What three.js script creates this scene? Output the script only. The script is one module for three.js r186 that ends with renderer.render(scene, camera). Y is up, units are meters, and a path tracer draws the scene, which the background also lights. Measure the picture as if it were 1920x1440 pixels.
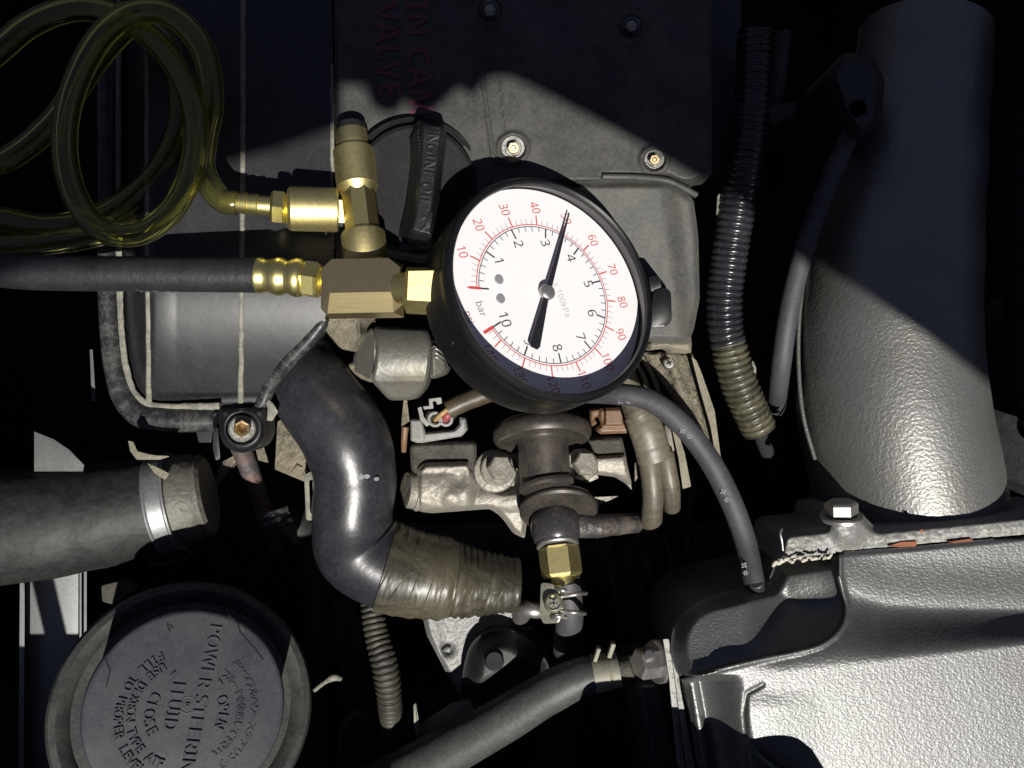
import * as THREE from 'three';
import { mergeGeometries, mergeVertices, toCreasedNormals } from 'three/addons/utils/BufferGeometryUtils.js';
import { RoundedBoxGeometry } from 'three/addons/geometries/RoundedBoxGeometry.js';
import { ConvexGeometry } from 'three/addons/geometries/ConvexGeometry.js';
import { TextGeometry } from 'three/addons/geometries/TextGeometry.js';
import { FontLoader } from 'three/addons/loaders/FontLoader.js';

// ------------------------------------------------------------------ camera, sky, sun, exposure
const V3 = THREE.Vector3;
const S = 0.00022, H = 0.36;              // metres per photograph pixel on the plane y = 0, camera height
const scene = new THREE.Scene();
const camera = new THREE.PerspectiveCamera(2 * Math.atan(720 * S / H) * 180 / Math.PI, 4 / 3, 0.02, 6);
camera.up.set(0, 0, -1);
camera.position.set(0, H, 0);
camera.lookAt(0, 0, 0);

const renderer = new THREE.WebGLRenderer({ antialias: true });
renderer.toneMapping = THREE.LinearToneMapping;
renderer.toneMappingExposure = 1.32;
renderer.shadowMap.enabled = true;

{ // open shade-blue sky, brighter towards the horizon; no sun disc
  const w = 64, h = 32, d = new Float32Array(w * h * 4);
  for (let j = 0; j < h; j++) for (let i = 0; i < w; i++) {
    const e = Math.sin((j + 0.5 - h / 2) / h * Math.PI), up = Math.max(e, 0), t = Math.pow(1 - up, 3);
    const o = (j * w + i) * 4, k = e > 0 ? 1 : 0.35;
    d[o] = k * (0.048 + 0.04 * t); d[o + 1] = k * (0.055 + 0.04 * t); d[o + 2] = k * (0.098 + 0.026 * t); d[o + 3] = 1;
  }
  const sky = new THREE.DataTexture(d, w, h, THREE.RGBAFormat, THREE.FloatType);
  sky.mapping = THREE.EquirectangularReflectionMapping; sky.minFilter = sky.magFilter = THREE.LinearFilter; sky.needsUpdate = true;
  scene.background = sky; scene.environment = sky;
}
const SUN = new V3(0.16, 1, 0.55).normalize();
const sun = new THREE.DirectionalLight(new THREE.Color().setRGB(1, 0.965, 0.9), 5);
sun.position.copy(SUN).multiplyScalar(2); sun.castShadow = true;
Object.assign(sun.shadow.camera, { left: -0.5, right: 0.5, top: 0.5, bottom: -0.5, near: 0.1, far: 4 });
sun.shadow.mapSize.set(4096, 4096);
scene.add(sun, sun.target);

// ------------------------------------------------------------------ helpers
let seedv = 7;
const rnd = () => { seedv = (seedv * 1664525 + 1013904223) >>> 0; return seedv / 4294967296; };
const clamp = (x, a = 0, b = 1) => Math.min(b, Math.max(a, x));
const sm = (a, b, x) => { const t = clamp((x - a) / (b - a)); return t * t * (3 - 2 * t); };
const mix = (a, b, t) => a + (b - a) * t;
let lift = 0;                                                                  // mm added to every height of the assembly being built
const K = (h = 0) => S * (H - (h + lift) / 1000) / H;                                   // metres per pixel at height h (mm)
const P = (x, y, h = 0) => new V3((x - 960) * K(h), (h + lift) / 1000, (y - 720) * K(h)); // pixel and height (mm) to a point
const pathY = (pts) => (x) => { for (let i = 1; i < pts.length; i++) if (x <= pts[i][0] || i === pts.length - 1) { const [a, b] = [pts[i - 1], pts[i]]; return mix(a[1], b[1], (x - a[0]) / (b[0] - a[0])); } };

// periodic value noise
const lat = new Float32Array(65536); for (let i = 0; i < 65536; i++) lat[i] = rnd();
function vn(u, v, per, sd = 0) {
  const x = u * per, y = v * per, xi = Math.floor(x), yi = Math.floor(y), fx = x - xi, fy = y - yi, sx = fx * fx * (3 - 2 * fx), sy = fy * fy * (3 - 2 * fy);
  const g = (a, b) => lat[((((a % per) + per) % per) * 131 + (((b % per) + per) % per) * 7919 + sd * 977) & 65535];
  return mix(mix(g(xi, yi), g(xi + 1, yi), sx), mix(g(xi, yi + 1), g(xi + 1, yi + 1), sx), sy);
}
const fbm = (u, v, per, oct, sd = 0) => { let s = 0, a = 1, t = 0; for (let o = 0; o < oct; o++) { s += a * vn(u, v, per << o, sd + o * 13); t += a; a *= 0.55; } return s / t; };
const enc = (c) => Math.round(255 * clamp(c <= 0.0031308 ? 12.92 * c : 1.055 * Math.pow(c, 1 / 2.4) - 0.055));
function tex(N, fn, srgb) {
  const d = new Uint8Array(N * N * 4);
  for (let j = 0; j < N; j++) for (let i = 0; i < N; i++) {
    const c = fn(i / N, j / N), o = (j * N + i) * 4;
    if (srgb) { d[o] = enc(c[0]); d[o + 1] = enc(c[1]); d[o + 2] = enc(c[2]); } else d[o] = d[o + 1] = d[o + 2] = Math.round(255 * clamp(c));
    d[o + 3] = 255;
  }
  const t = new THREE.DataTexture(d, N, N, THREE.RGBAFormat);
  t.wrapS = t.wrapT = THREE.RepeatWrapping; t.magFilter = THREE.LinearFilter; t.minFilter = THREE.LinearMipmapLinearFilter; t.generateMipmaps = true;
  if (srgb) t.colorSpace = THREE.SRGBColorSpace;
  t.needsUpdate = true; return t;
}
// a mottled surface colour: base tone, patches and specks of dust, hair scratches. One tile is 50 mm.
function mottle(base, dust, o = {}) {
  const { amt = 0.35, patch = 5, speck = 0.15, scr = 0, seed = 1, streak = 0, vary = 0.25, thr = 0.45 } = o, N = 400, mark = new Float32Array(N * N);
  for (let k = 0; k < scr; k++) {
    let x = rnd() * N, y = rnd() * N; const a = rnd() * 6.28, l = 6 + rnd() * rnd() * 70, b = 0.25 + rnd() * 0.6, cv = (rnd() - 0.5) * 0.03; let an = a;
    for (let s = 0; s < l; s += 0.5) { mark[(((y | 0) % N + N) % N) * N + (((x | 0) % N + N) % N)] = b; x += Math.cos(an) * 0.5; y += Math.sin(an) * 0.5; an += cv; }
  }
  return tex(N, (u, v) => {
    const p = fbm(u, v, patch, 5, seed), f = fbm(u, v, 48, 3, seed + 40), g = vn(u, v, 200, seed + 80), st = streak ? vn(u * 1, v, 90, seed + 5) * 0.5 + vn(u, v, 7, seed + 9) * 0.5 : 0;
    let d = amt * sm(thr - 0.15, thr + 0.3, p * 0.75 + f * 0.25) + speck * sm(0.72, 0.95, g * 0.6 + f * 0.4) * 2;
    d += streak * st; d = clamp(d + mark[(v * N | 0) * N + (u * N | 0)] * 0.6);
    const t = 1 + vary * (f - 0.5) * 2 + vary * (p - 0.5);
    return [0, 1, 2].map((i) => mix(base[i] * t, dust[i], d));
  }, true);
}
const T = {
  grain: tex(256, (u, v) => fbm(u, v, 40, 3, 3)),
  pebble: tex(512, (u, v) => { const a = fbm(u + 0.02 * vn(u, v, 20, 5), v, 30, 2, 21), b = vn(u, v, 44, 33), c = vn(u, v, 90, 8); return sm(0.3, 0.72, 0.45 * a + 0.4 * b + 0.15 * c); }),
  rough: tex(512, (u, v) => clamp(fbm(u, v, 14, 6, 51) * 1.3 - 0.15)),
  rvar: tex(256, (u, v) => 0.55 + 0.5 * fbm(u, v, 4, 5, 77)),
  wrap: tex(256, (u, v) => 0.55 * vn(u, v * 8, 5, 3) + 0.45 * vn(u, v * 16, 9, 7)),
  dents: tex(256, (u, v) => fbm(u, v, 9, 3, 61)),
};
function mat(color, rough, metal, o = {}) {
  const { map, bump, bs = 0.0001, rep, mrep, rv, phys, ...rest } = o, m = phys ? new THREE.MeshPhysicalMaterial({ roughness: rough, metalness: metal, ...rest }) : new THREE.MeshStandardMaterial({ roughness: rough, metalness: metal, ...rest });
  if (map) m.map = map; else m.color.setRGB(...color);
  if (bump) { m.bumpMap = bump; m.bumpScale = bs; }
  if (rep) for (const k of ['map', 'bumpMap']) if (m[k]) { m[k] = m[k].clone(); m[k].repeat.set(...rep); m[k].needsUpdate = true; }
  if (mrep && m.map) { m.map = m.map.clone(); m.map.repeat.set(...mrep); m.map.needsUpdate = true; }
  if (rv) { m.roughnessMap = T.rvar; m.roughness = Math.min(1, rough / 0.8); }
  m.side = THREE.DoubleSide; return m;
}
const DUST = [0.30, 0.27, 0.19];
const M = {
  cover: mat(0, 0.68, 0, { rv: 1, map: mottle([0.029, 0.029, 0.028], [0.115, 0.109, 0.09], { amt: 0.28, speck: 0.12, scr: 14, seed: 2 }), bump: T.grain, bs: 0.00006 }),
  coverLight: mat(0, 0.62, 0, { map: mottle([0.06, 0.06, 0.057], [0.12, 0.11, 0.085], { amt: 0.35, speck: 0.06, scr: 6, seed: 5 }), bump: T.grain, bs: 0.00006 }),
  airbox: mat(0, 0.44, 0, { map: mottle([0.008, 0.0085, 0.0105], [0.07, 0.07, 0.068], { amt: 0.13, speck: 0.1, scr: 22, seed: 9 }), bump: T.rough, bs: 0.00003 }),
  lip: mat(0, 0.38, 0, { map: mottle([0.016, 0.017, 0.02], [0.2, 0.195, 0.165], { amt: 0.3, speck: 0.35, scr: 70, seed: 14, patch: 20, thr: 0.56 }), bump: T.grain, bs: 0.00005 }),
  ribDust: mat(0, 0.7, 0, { map: mottle([0.11, 0.11, 0.095], [0.26, 0.245, 0.19], { amt: 0.7, seed: 17, patch: 9 }) }),
  black: mat([0.012, 0.012, 0.013], 0.45, 0, { bump: T.grain, bs: 0.00004 }),
  blackGloss: mat([0.012, 0.012, 0.014], 0.3, 0),
  boot: mat(0, 0.36, 0, { map: mottle([0.0045, 0.0045, 0.005], [0.04, 0.039, 0.042], { amt: 0.04, speck: 0.05, scr: 3, seed: 22 }), bump: T.grain, bs: 0.00002 }),
  capTop: mat(0, 0.8, 0, { phys: true, specularIntensity: 0.6, map: mottle([0.0045, 0.0045, 0.005], [0.05, 0.047, 0.04], { amt: 0.1, speck: 0.3, scr: 10, seed: 25 }), bump: T.grain, bs: 0.0001 }),
  grip: mat(0, 0.4, 0, { map: mottle([0.006, 0.006, 0.007], [0.07, 0.066, 0.052], { amt: 0.1, speck: 0.1, scr: 4, seed: 26 }) }),
  psCap: mat(0, 0.58, 0, { rv: 1, map: mottle([0.036, 0.038, 0.046], [0.1, 0.1, 0.1], { amt: 0.22, speck: 0.05, scr: 5, seed: 28, vary: 0.15 }), bump: T.grain, bs: 0.00005 }),
  psRing: mat(0, 0.6, 0, { map: mottle([0.02, 0.023, 0.023], [0.08, 0.078, 0.06], { amt: 0.35, speck: 0.1, seed: 29 }), bump: T.grain, bs: 0.0001 }),
  fuelHose: mat(0, 0.47, 0, { map: mottle([0.012, 0.0125, 0.014], [0.05, 0.05, 0.05], { amt: 0.15, speck: 0.08, scr: 4, seed: 31 }), bump: T.grain, bs: 0.00012 }),
  thinHose: mat(0, 0.62, 0, { map: mottle([0.038, 0.037, 0.043], [0.08, 0.078, 0.076], { amt: 0.25, speck: 0.06, seed: 33 }), bump: T.grain, bs: 0.00008 }),
  radHose: mat(0, 0.62, 0, { map: mottle([0.006, 0.008, 0.0076], [0.048, 0.051, 0.042], { amt: 0.2, speck: 0.16, seed: 36, patch: 12, vary: 0.4 }), bump: T.dents, bs: 0.0004 }),
  elbow: mat(0, 0.34, 0, { map: mottle([0.017, 0.017, 0.022], [0.09, 0.086, 0.084], { amt: 0.14, speck: 0.18, scr: 12, seed: 39 }), bump: T.grain, bs: 0.00004 }),
  tape: mat(0, 0.4, 0, { map: mottle([0.032, 0.029, 0.021], [0.13, 0.113, 0.073], { amt: 0.42, speck: 0.12, scr: 24, seed: 41, patch: 6 }), bump: T.wrap, bs: 0.0006, rep: [1, 0.3] }),
  brass: mat([0.74, 0.65, 0.26], 0.36, 1, { bump: T.grain, bs: 0.00002 }),
  brassSatin: mat(0, 0.47, 1, { map: mottle([0.66, 0.57, 0.26], [0.52, 0.45, 0.24], { amt: 0.4, speck: 0.05, scr: 10, seed: 44 }), bump: T.grain, bs: 0.00003 }),
  brassFace: mat(0, 0.33, 1, { map: mottle([0.72, 0.58, 0.29], [0.55, 0.45, 0.26], { amt: 0.3, speck: 0, scr: 8, seed: 46, vary: 0.1 }), bump: T.wrap, bs: 0.00002 }),
  plenum: mat(0, 0.45, 0.68, { mrep: [0.45, 0.45], rep: [1.6, 2.1], map: mottle([0.125, 0.125, 0.125], [0.095, 0.117, 0.105], { scr: 5, amt: 0.2, speck: 0.05, seed: 48, vary: 0.12 }), bump: T.pebble, bs: 0.00006 }),
  pipeCast: mat(0, 0.45, 0.68, { mrep: [0.45, 0.45], rep: [1.35, 1.6], map: mottle([0.2, 0.2, 0.194], [0.145, 0.137, 0.11], { amt: 0.5, speck: 0.06, seed: 50, vary: 0.15 }), bump: T.pebble, bs: 0.00008 }),
  flange: mat(0, 0.58, 0.5, { map: mottle([0.2, 0.2, 0.194], [0.14, 0.132, 0.1], { amt: 0.5, seed: 52 }), bump: T.rough, bs: 0.0006 }),
  rail: mat(0, 0.55, 0.4, { map: mottle([0.25, 0.235, 0.205], [0.22, 0.195, 0.145], { amt: 0.55, speck: 0.15, seed: 54 }), bump: T.rough, bs: 0.0005 }),
  alu: mat(0, 0.5, 0.6, { map: mottle([0.17, 0.167, 0.152], [0.13, 0.113, 0.07], { amt: 0.5, speck: 0.15, scr: 40, seed: 56 }), bump: T.rough, bs: 0.0002 }),
  dust: mat(0, 0.9, 0, { map: mottle([0.125, 0.11, 0.078], [0.21, 0.185, 0.135], { amt: 0.5, speck: 0.1, seed: 58, vary: 0.4 }), bump: T.rough, bs: 0.0016 }),
  dustDark: mat(0, 0.9, 0, { map: mottle([0.042, 0.039, 0.033], [0.09, 0.083, 0.065], { amt: 0.4, speck: 0.25, seed: 60 }), bump: T.grain, bs: 0.0005 }),
  steel: mat(0, 0.4, 0.85, { map: mottle([0.4, 0.39, 0.375], [0.33, 0.3, 0.24], { amt: 0.4, speck: 0.1, scr: 12, seed: 62 }) }),
  zinc: mat(0, 0.35, 0.8, { map: mottle([0.42, 0.41, 0.31], [0.35, 0.32, 0.2], { amt: 0.3, seed: 64 }) }),
  gold: mat([0.62, 0.46, 0.25], 0.35, 0.9),
  damper: mat(0, 0.42, 0.35, { map: mottle([0.04, 0.035, 0.032], [0.17, 0.145, 0.1], { amt: 0.22, speck: 0.1, scr: 8, seed: 66 }) }),
  banjo: mat(0, 0.27, 0.3, { map: mottle([0.05, 0.047, 0.052], [0.17, 0.15, 0.13], { amt: 0.22, speck: 0.3, seed: 68 }) }),
  blistered: mat(0, 0.5, 0.3, { map: mottle([0.045, 0.042, 0.045], [0.19, 0.155, 0.115], { amt: 0.5, speck: 0.2, seed: 71, patch: 10, thr: 0.5 }), bump: T.rough, bs: 0.0006 }),
  rust: mat(0, 0.65, 0.2, { map: mottle([0.06, 0.055, 0.06], [0.15, 0.075, 0.045], { amt: 0.6, speck: 0.1, seed: 70, patch: 8 }), bump: T.rough, bs: 0.0006 }),
  darkMetal: mat(0, 0.5, 0.5, { map: mottle([0.04, 0.04, 0.045], [0.09, 0.085, 0.07], { amt: 0.3, speck: 0.1, seed: 72 }), bump: T.rough, bs: 0.0004 }),
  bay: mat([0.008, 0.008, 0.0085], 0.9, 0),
  paint: mat([0.02, 0.021, 0.024], 0.4, 0),
  pale: mat(0, 0.6, 0, { map: mottle([0.24, 0.235, 0.23], [0.17, 0.16, 0.13], { amt: 0.45, speck: 0.1, seed: 74 }) }),
  brown: mat(0, 0.5, 0, { map: mottle([0.12, 0.062, 0.03], [0.18, 0.125, 0.075], { amt: 0.35, seed: 76 }) }),
  sleeve: mat(0, 0.42, 0, { map: mottle([0.05, 0.037, 0.023], [0.12, 0.1, 0.065], { amt: 0.3, seed: 78 }) }),
  tapeWire: mat(0, 0.45, 0, { map: mottle([0.075, 0.066, 0.05], [0.19, 0.165, 0.115], { amt: 0.4, scr: 10, seed: 80 }), bump: T.dents, bs: 0.0003 }),
  loom: mat(0, 0.26, 0, { map: mottle([0.014, 0.0145, 0.018], [0.08, 0.08, 0.08], { amt: 0.12, speck: 0.08, scr: 14, seed: 82 }) }),
  loomDust: mat(0, 0.38, 0, { map: mottle([0.042, 0.039, 0.026], [0.115, 0.105, 0.065], { amt: 0.55, seed: 84, patch: 9 }) }),
  radiator: mat(0, 0.5, 0.65, { map: mottle([0.24, 0.247, 0.25], [0.17, 0.17, 0.17], { amt: 0.3, streak: 0.2, seed: 86 }) }),
  clamp: mat(0, 0.42, 0.75, { map: mottle([0.3, 0.305, 0.31], [0.2, 0.2, 0.18], { amt: 0.3, patch: 9, seed: 88, thr: 0.55 }) }),
  neck: mat(0, 0.6, 0.3, { map: mottle([0.13, 0.124, 0.106], [0.07, 0.065, 0.055], { amt: 0.8, patch: 7, seed: 90, thr: 0.52 }), bump: T.rough, bs: 0.0006 }),
  red: mat([0.24, 0.05, 0.05], 0.5, 0), yellow: mat([0.3, 0.2, 0.08], 0.5, 0), gasket: mat([0.22, 0.08, 0.04], 0.85, 0),
  letterRed: mat([0.1, 0.022, 0.04], 0.6, 0), letterGrey: mat([0.19, 0.19, 0.2], 0.7, 0), white: mat([0.42, 0.4, 0.33], 0.8, 0, { bump: T.rough, bs: 0.0008 }),
  clear: mat([0.86, 0.85, 0.42], 0.04, 0, { phys: true, transmission: 0.98, thickness: 0.004, ior: 1.45, attenuationColor: new THREE.Color().setRGB(0.42, 0.42, 0.05), attenuationDistance: 0.018 }),
  glass: mat([1, 1, 1], 0.02, 0, { phys: true, transmission: 1, thickness: 0, ior: 1.35 }),
  dialScrew: mat([0.35, 0.34, 0.36], 0.5, 0.5),
  dustTan: mat(0, 0.8, 0, { map: mottle([0.15, 0.137, 0.1], [0.24, 0.215, 0.16], { amt: 0.5, speck: 0.1, seed: 92 }) }),
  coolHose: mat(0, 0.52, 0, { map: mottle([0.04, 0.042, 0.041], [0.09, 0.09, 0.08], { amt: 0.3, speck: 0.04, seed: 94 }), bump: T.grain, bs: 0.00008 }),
  dustClamp: mat(0, 0.6, 0.2, { map: mottle([0.16, 0.16, 0.125], [0.23, 0.215, 0.16], { amt: 0.5, seed: 96 }) }),
  plenumDull: mat(0, 0.6, 0.55, { map: mottle([0.19, 0.19, 0.19], [0.15, 0.143, 0.12], { amt: 0.4, seed: 98 }), bump: T.pebble, bs: 0.00015 }),
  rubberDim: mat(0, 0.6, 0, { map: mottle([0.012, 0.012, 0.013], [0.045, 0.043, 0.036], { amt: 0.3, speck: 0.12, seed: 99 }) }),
  tubeDust: mat(0, 0.6, 0, { map: mottle([0.02, 0.019, 0.014], [0.06, 0.056, 0.04], { amt: 0.5, seed: 101 }) }),
  letterDim: mat([0.1, 0.1, 0.105], 0.7, 0),
  greyPlastic: mat(0, 0.6, 0, { map: mottle([0.07, 0.074, 0.075], [0.12, 0.12, 0.11], { amt: 0.3, seed: 103 }) }),
  dialPlate: null,
};

// ---- things and parts
const things = [], names = {};
const numbered = (n) => { names[n] = (names[n] ?? -1) + 1; return names[n] ? `${n}_${String(names[n]).padStart(3, '0')}` : n; };
function thing(name, label, category, group) {
  const o = new THREE.Group(); o.name = numbered(name); o.userData = { label, category }; if (group) o.userData.group = group;
  scene.add(o); things.push(o); return o;
}
function struct(name) { const o = new THREE.Group(); o.name = name; o.userData = { kind: 'structure' }; scene.add(o); things.push(o); return o; }
function part(parent, name, geos, m, label) {
  const list = (Array.isArray(geos) ? geos : [geos]).map(clean), g = list.length > 1 ? mergeGeometries(list) : list[0], o = new THREE.Mesh(g, m);
  o.name = name; o.castShadow = o.receiveShadow = true; if (label) o.userData.label = label; parent.add(o); return o;
}
function settle() { // put every group's origin at the base of its thing
  for (const t of things) {
    const b = new THREE.Box3(); t.traverse((o) => { if (o.isMesh) { o.geometry.computeBoundingBox(); b.union(o.geometry.boundingBox); } });
    const c = new V3((b.min.x + b.max.x) / 2, b.min.y, (b.min.z + b.max.z) / 2), done = new Set();
    t.traverse((o) => { if (o.isMesh && !done.has(o.geometry)) { done.add(o.geometry); o.geometry.translate(-c.x, -c.y, -c.z); } });
    t.position.copy(c);
  }
}
function clean(g) { // non-indexed, position + normal + uv (50 mm per unit, from the dominant face axis unless the shape has its own)
  const keep = g.userData.uv; let q = g.index ? g.toNonIndexed() : g;
  if (!q.attributes.normal) q.computeVertexNormals();
  for (const k of Object.keys(q.attributes)) if (!['position', 'normal', 'uv'].includes(k)) q.deleteAttribute(k);
  if (!keep) {
    const p = q.attributes.position, n = p.count, uv = new Float32Array(n * 2), a = new V3(), b = new V3(), c = new V3();
    for (let i = 0; i < n; i += 3) {
      a.fromBufferAttribute(p, i); b.fromBufferAttribute(p, i + 1).sub(a); c.fromBufferAttribute(p, i + 2).sub(a); b.cross(c);
      const x = Math.abs(b.x), y = Math.abs(b.y), z = Math.abs(b.z);
      for (let k = 0; k < 3; k++) {
        const X = p.getX(i + k) * 20, Y = p.getY(i + k) * 20, Z = p.getZ(i + k) * 20, o = (i + k) * 2;
        if (y >= x && y >= z) { uv[o] = X; uv[o + 1] = -Z; } else if (x >= z) { uv[o] = Z; uv[o + 1] = Y; } else { uv[o] = X; uv[o + 1] = Y; }
      }
    }
    q.setAttribute('uv', new THREE.BufferAttribute(uv, 2));
  }
  q.morphAttributes = {}; q.clearGroups(); return q;
}
// picture-like local frame (x right, y up in the picture, z towards the lens; pixels) to the world
const M0 = new THREE.Matrix4().makeBasis(new V3(1, 0, 0), new V3(0, 0, -1), new V3(0, 1, 0));
function put(g, [x, y, h], e = [0, 0, 0]) {
  const k = K(h), m = new THREE.Matrix4().makeTranslation(...P(x, y, h).toArray()).multiply(M0)
    .multiply(new THREE.Matrix4().makeRotationFromEuler(new THREE.Euler(...e))).multiply(new THREE.Matrix4().makeScale(k, k, k));
  g.applyMatrix4(m); return g;
}
// turned body: profile of [radius, along] in pixels, axis from a to b (pixel, pixel, mm)
function lathe(a, b, prof, seg = 48, crease = 0.6, spin = 0) {
  const A = P(...a), d = P(...b).sub(A).normalize(), k = K(a[2]);
  let g = new THREE.LatheGeometry(prof.map(([r, l]) => new THREE.Vector2(Math.max(r, 0), l)), seg);
  g.deleteAttribute('uv'); g.deleteAttribute('normal'); g = mergeVertices(g, 1e-4); g = toCreasedNormals(g, crease);
  g.rotateY(spin); g.scale(k, k, k); g.applyQuaternion(new THREE.Quaternion().setFromUnitVectors(new V3(0, 1, 0), d)); g.translate(A.x, A.y, A.z);
  return g;
}
const lenPx = (a, b) => P(...b).sub(P(...a)).length() / K(a[2]);
const rod = (a, b, r, r2 = r, bv = 2, seg = 32) => { const L = lenPx(a, b), c = Math.min(bv, r * 0.5, L * 0.3); return lathe(a, b, [[0, 0], [r - c, 0], [r, c], [r2, L - c], [r2 - c, L], [0, L]], seg, 0.5); };
const nut = (a, b, r, spin = 0, n = 6) => { const L = lenPx(a, b), c = Math.min(r * 0.14, L * 0.2); return lathe(a, b, [[0, 0], [r * 0.86, 0], [r, c], [r, L - c], [r * 0.86, L], [0, L]], n, 0.35, spin); };
function thread(a, b, r, n) { const L = lenPx(a, b), p = [[0, 0]]; for (let i = 0; i <= n * 2; i++) p.push([i % 2 ? r : r * 0.9, L * i / (n * 2)]); p.push([0, L]); return lathe(a, b, p, 32, 1); }
// swept tube through [px, py, h, r]; prof(s along in px, angle) scales the radius
function tube(pts, o = {}) {
  const { n = 24 * pts.length, seg = 28, prof, cap = true, flat = 1, closed = false, inside = false } = o, c = new THREE.CatmullRomCurve3(pts.map((p) => P(p[0], p[1], p[2])), closed, 'centripetal');
  const pos = [], nor = [], uv = [], idx = [], rs = [];
  let N = new V3(0, 1, 0), prev = null, s = 0, last = null; const m = pts.length - 1;
  for (let i = 0; i <= n; i++) {
    const t = i / n, q = c.getPoint(t), tg = c.getTangent(t).normalize();
    if (i === 0) { if (Math.abs(tg.y) > 0.9) N.set(0, 0, -1); N.addScaledVector(tg, -N.dot(tg)).normalize(); } else N.addScaledVector(tg, -N.dot(tg)).normalize();
    const B = new V3().crossVectors(tg, N), f = t * m, k = Math.min(m - 1, Math.floor(f)), h = mix(pts[k][2], pts[k + 1][2], f - k), rp = mix(pts[k][3], pts[k + 1][3], sm(0, 1, f - k));
    if (last) s += q.distanceTo(last); last = q.clone();
    const r0 = rp * K(h); rs.push(r0);
    for (let j = 0; j <= seg; j++) {
      const a = j / seg * Math.PI * 2, r = r0 * (prof ? prof(s / K(h), a, t) : 1), ca = Math.cos(a) * flat, sa = Math.sin(a);
      pos.push(q.x + (N.x * ca + B.x * sa) * r, q.y + (N.y * ca + B.y * sa) * r, q.z + (N.z * ca + B.z * sa) * r);
      uv.push(Math.abs(a / Math.PI - 1) * Math.PI * r0 * 20, s * 20);
      if (i < n && j < seg) { const A = i * (seg + 1) + j, C = A + seg + 1; idx.push(A, A + 1, C, A + 1, C + 1, C); }
    }
  }
  if (cap) for (const [row, fl] of [[0, 0], [n, 1]]) {
    const b0 = pos.length / 3, q = c.getPoint(row / n); pos.push(q.x, q.y, q.z); uv.push(0, 0);
    for (let j = 0; j <= seg; j++) { const w = (row * (seg + 1) + j) * 3; pos.push(pos[w], pos[w + 1], pos[w + 2]); uv.push(Math.cos(j), Math.sin(j)); }
    for (let j = 0; j < seg; j++) idx.push(b0, fl ? b0 + 1 + j : b0 + 2 + j, fl ? b0 + 2 + j : b0 + 1 + j);
  }
  if (inside) idx.reverse();
  const g = new THREE.BufferGeometry(); g.setAttribute('position', new THREE.Float32BufferAttribute(pos, 3)); g.setAttribute('uv', new THREE.Float32BufferAttribute(uv, 2)); g.setIndex(idx);
  g.computeVertexNormals();
  const nn = g.attributes.normal; // close the seam
  for (let i = 0; i <= n; i++) { const A = i * (seg + 1), B = A + seg; const v = new V3(nn.getX(A) + nn.getX(B), nn.getY(A) + nn.getY(B), nn.getZ(A) + nn.getZ(B)).normalize(); nn.setXYZ(A, v.x, v.y, v.z); nn.setXYZ(B, v.x, v.y, v.z); }
  g.userData.uv = true; return g;
}
// polygons in pixels, corners may carry a rounding radius [x, y, r]
function round(pts, r0 = 0) {
  const out = [], n = pts.length;
  for (let i = 0; i < n; i++) {
    const p = pts[i], a = pts[(i + n - 1) % n], b = pts[(i + 1) % n], r = p[2] ?? r0;
    if (!r) { out.push([p[0], p[1]]); continue; }
    const la = Math.hypot(a[0] - p[0], a[1] - p[1]), lb = Math.hypot(b[0] - p[0], b[1] - p[1]), ra = Math.min(r, la * 0.48), rb = Math.min(r, lb * 0.48);
    const A = [p[0] + (a[0] - p[0]) / la * ra, p[1] + (a[1] - p[1]) / la * ra], B = [p[0] + (b[0] - p[0]) / lb * rb, p[1] + (b[1] - p[1]) / lb * rb];
    for (let k = 0; k <= 6; k++) { const t = k / 6, u = 1 - t; out.push([u * u * A[0] + 2 * u * t * p[0] + t * t * B[0], u * u * A[1] + 2 * u * t * p[1] + t * t * B[1]]); }
  }
  return out;
}
function sdf(poly, x, y) { // signed distance (inside negative) and nearest boundary point
  let d = 1e18, qx = 0, qy = 0, s = 1;
  for (let i = 0, j = poly.length - 1; i < poly.length; j = i++) {
    const ax = poly[i][0], ay = poly[i][1], ex = poly[j][0] - ax, ey = poly[j][1] - ay, wx = x - ax, wy = y - ay, t = clamp((wx * ex + wy * ey) / (ex * ex + ey * ey || 1)), dx = wx - ex * t, dy = wy - ey * t, q = dx * dx + dy * dy;
    if (q < d) { d = q; qx = ax + ex * t; qy = ay + ey * t; }
    if ((ay > y) !== (poly[j][1] > y) && x < ex * (y - ay) / ey + ax) s = -s;
  }
  return [s * Math.sqrt(d), qx, qy];
}
function lineDist(pts, x, y) { let d = 1e9; for (let i = 1; i < pts.length; i++) { const [ax, ay] = pts[i - 1], ex = pts[i][0] - ax, ey = pts[i][1] - ay, t = clamp(((x - ax) * ex + (y - ay) * ey) / (ex * ex + ey * ey)); d = Math.min(d, Math.hypot(x - ax - ex * t, y - ay - ey * t)); } return d; }
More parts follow.
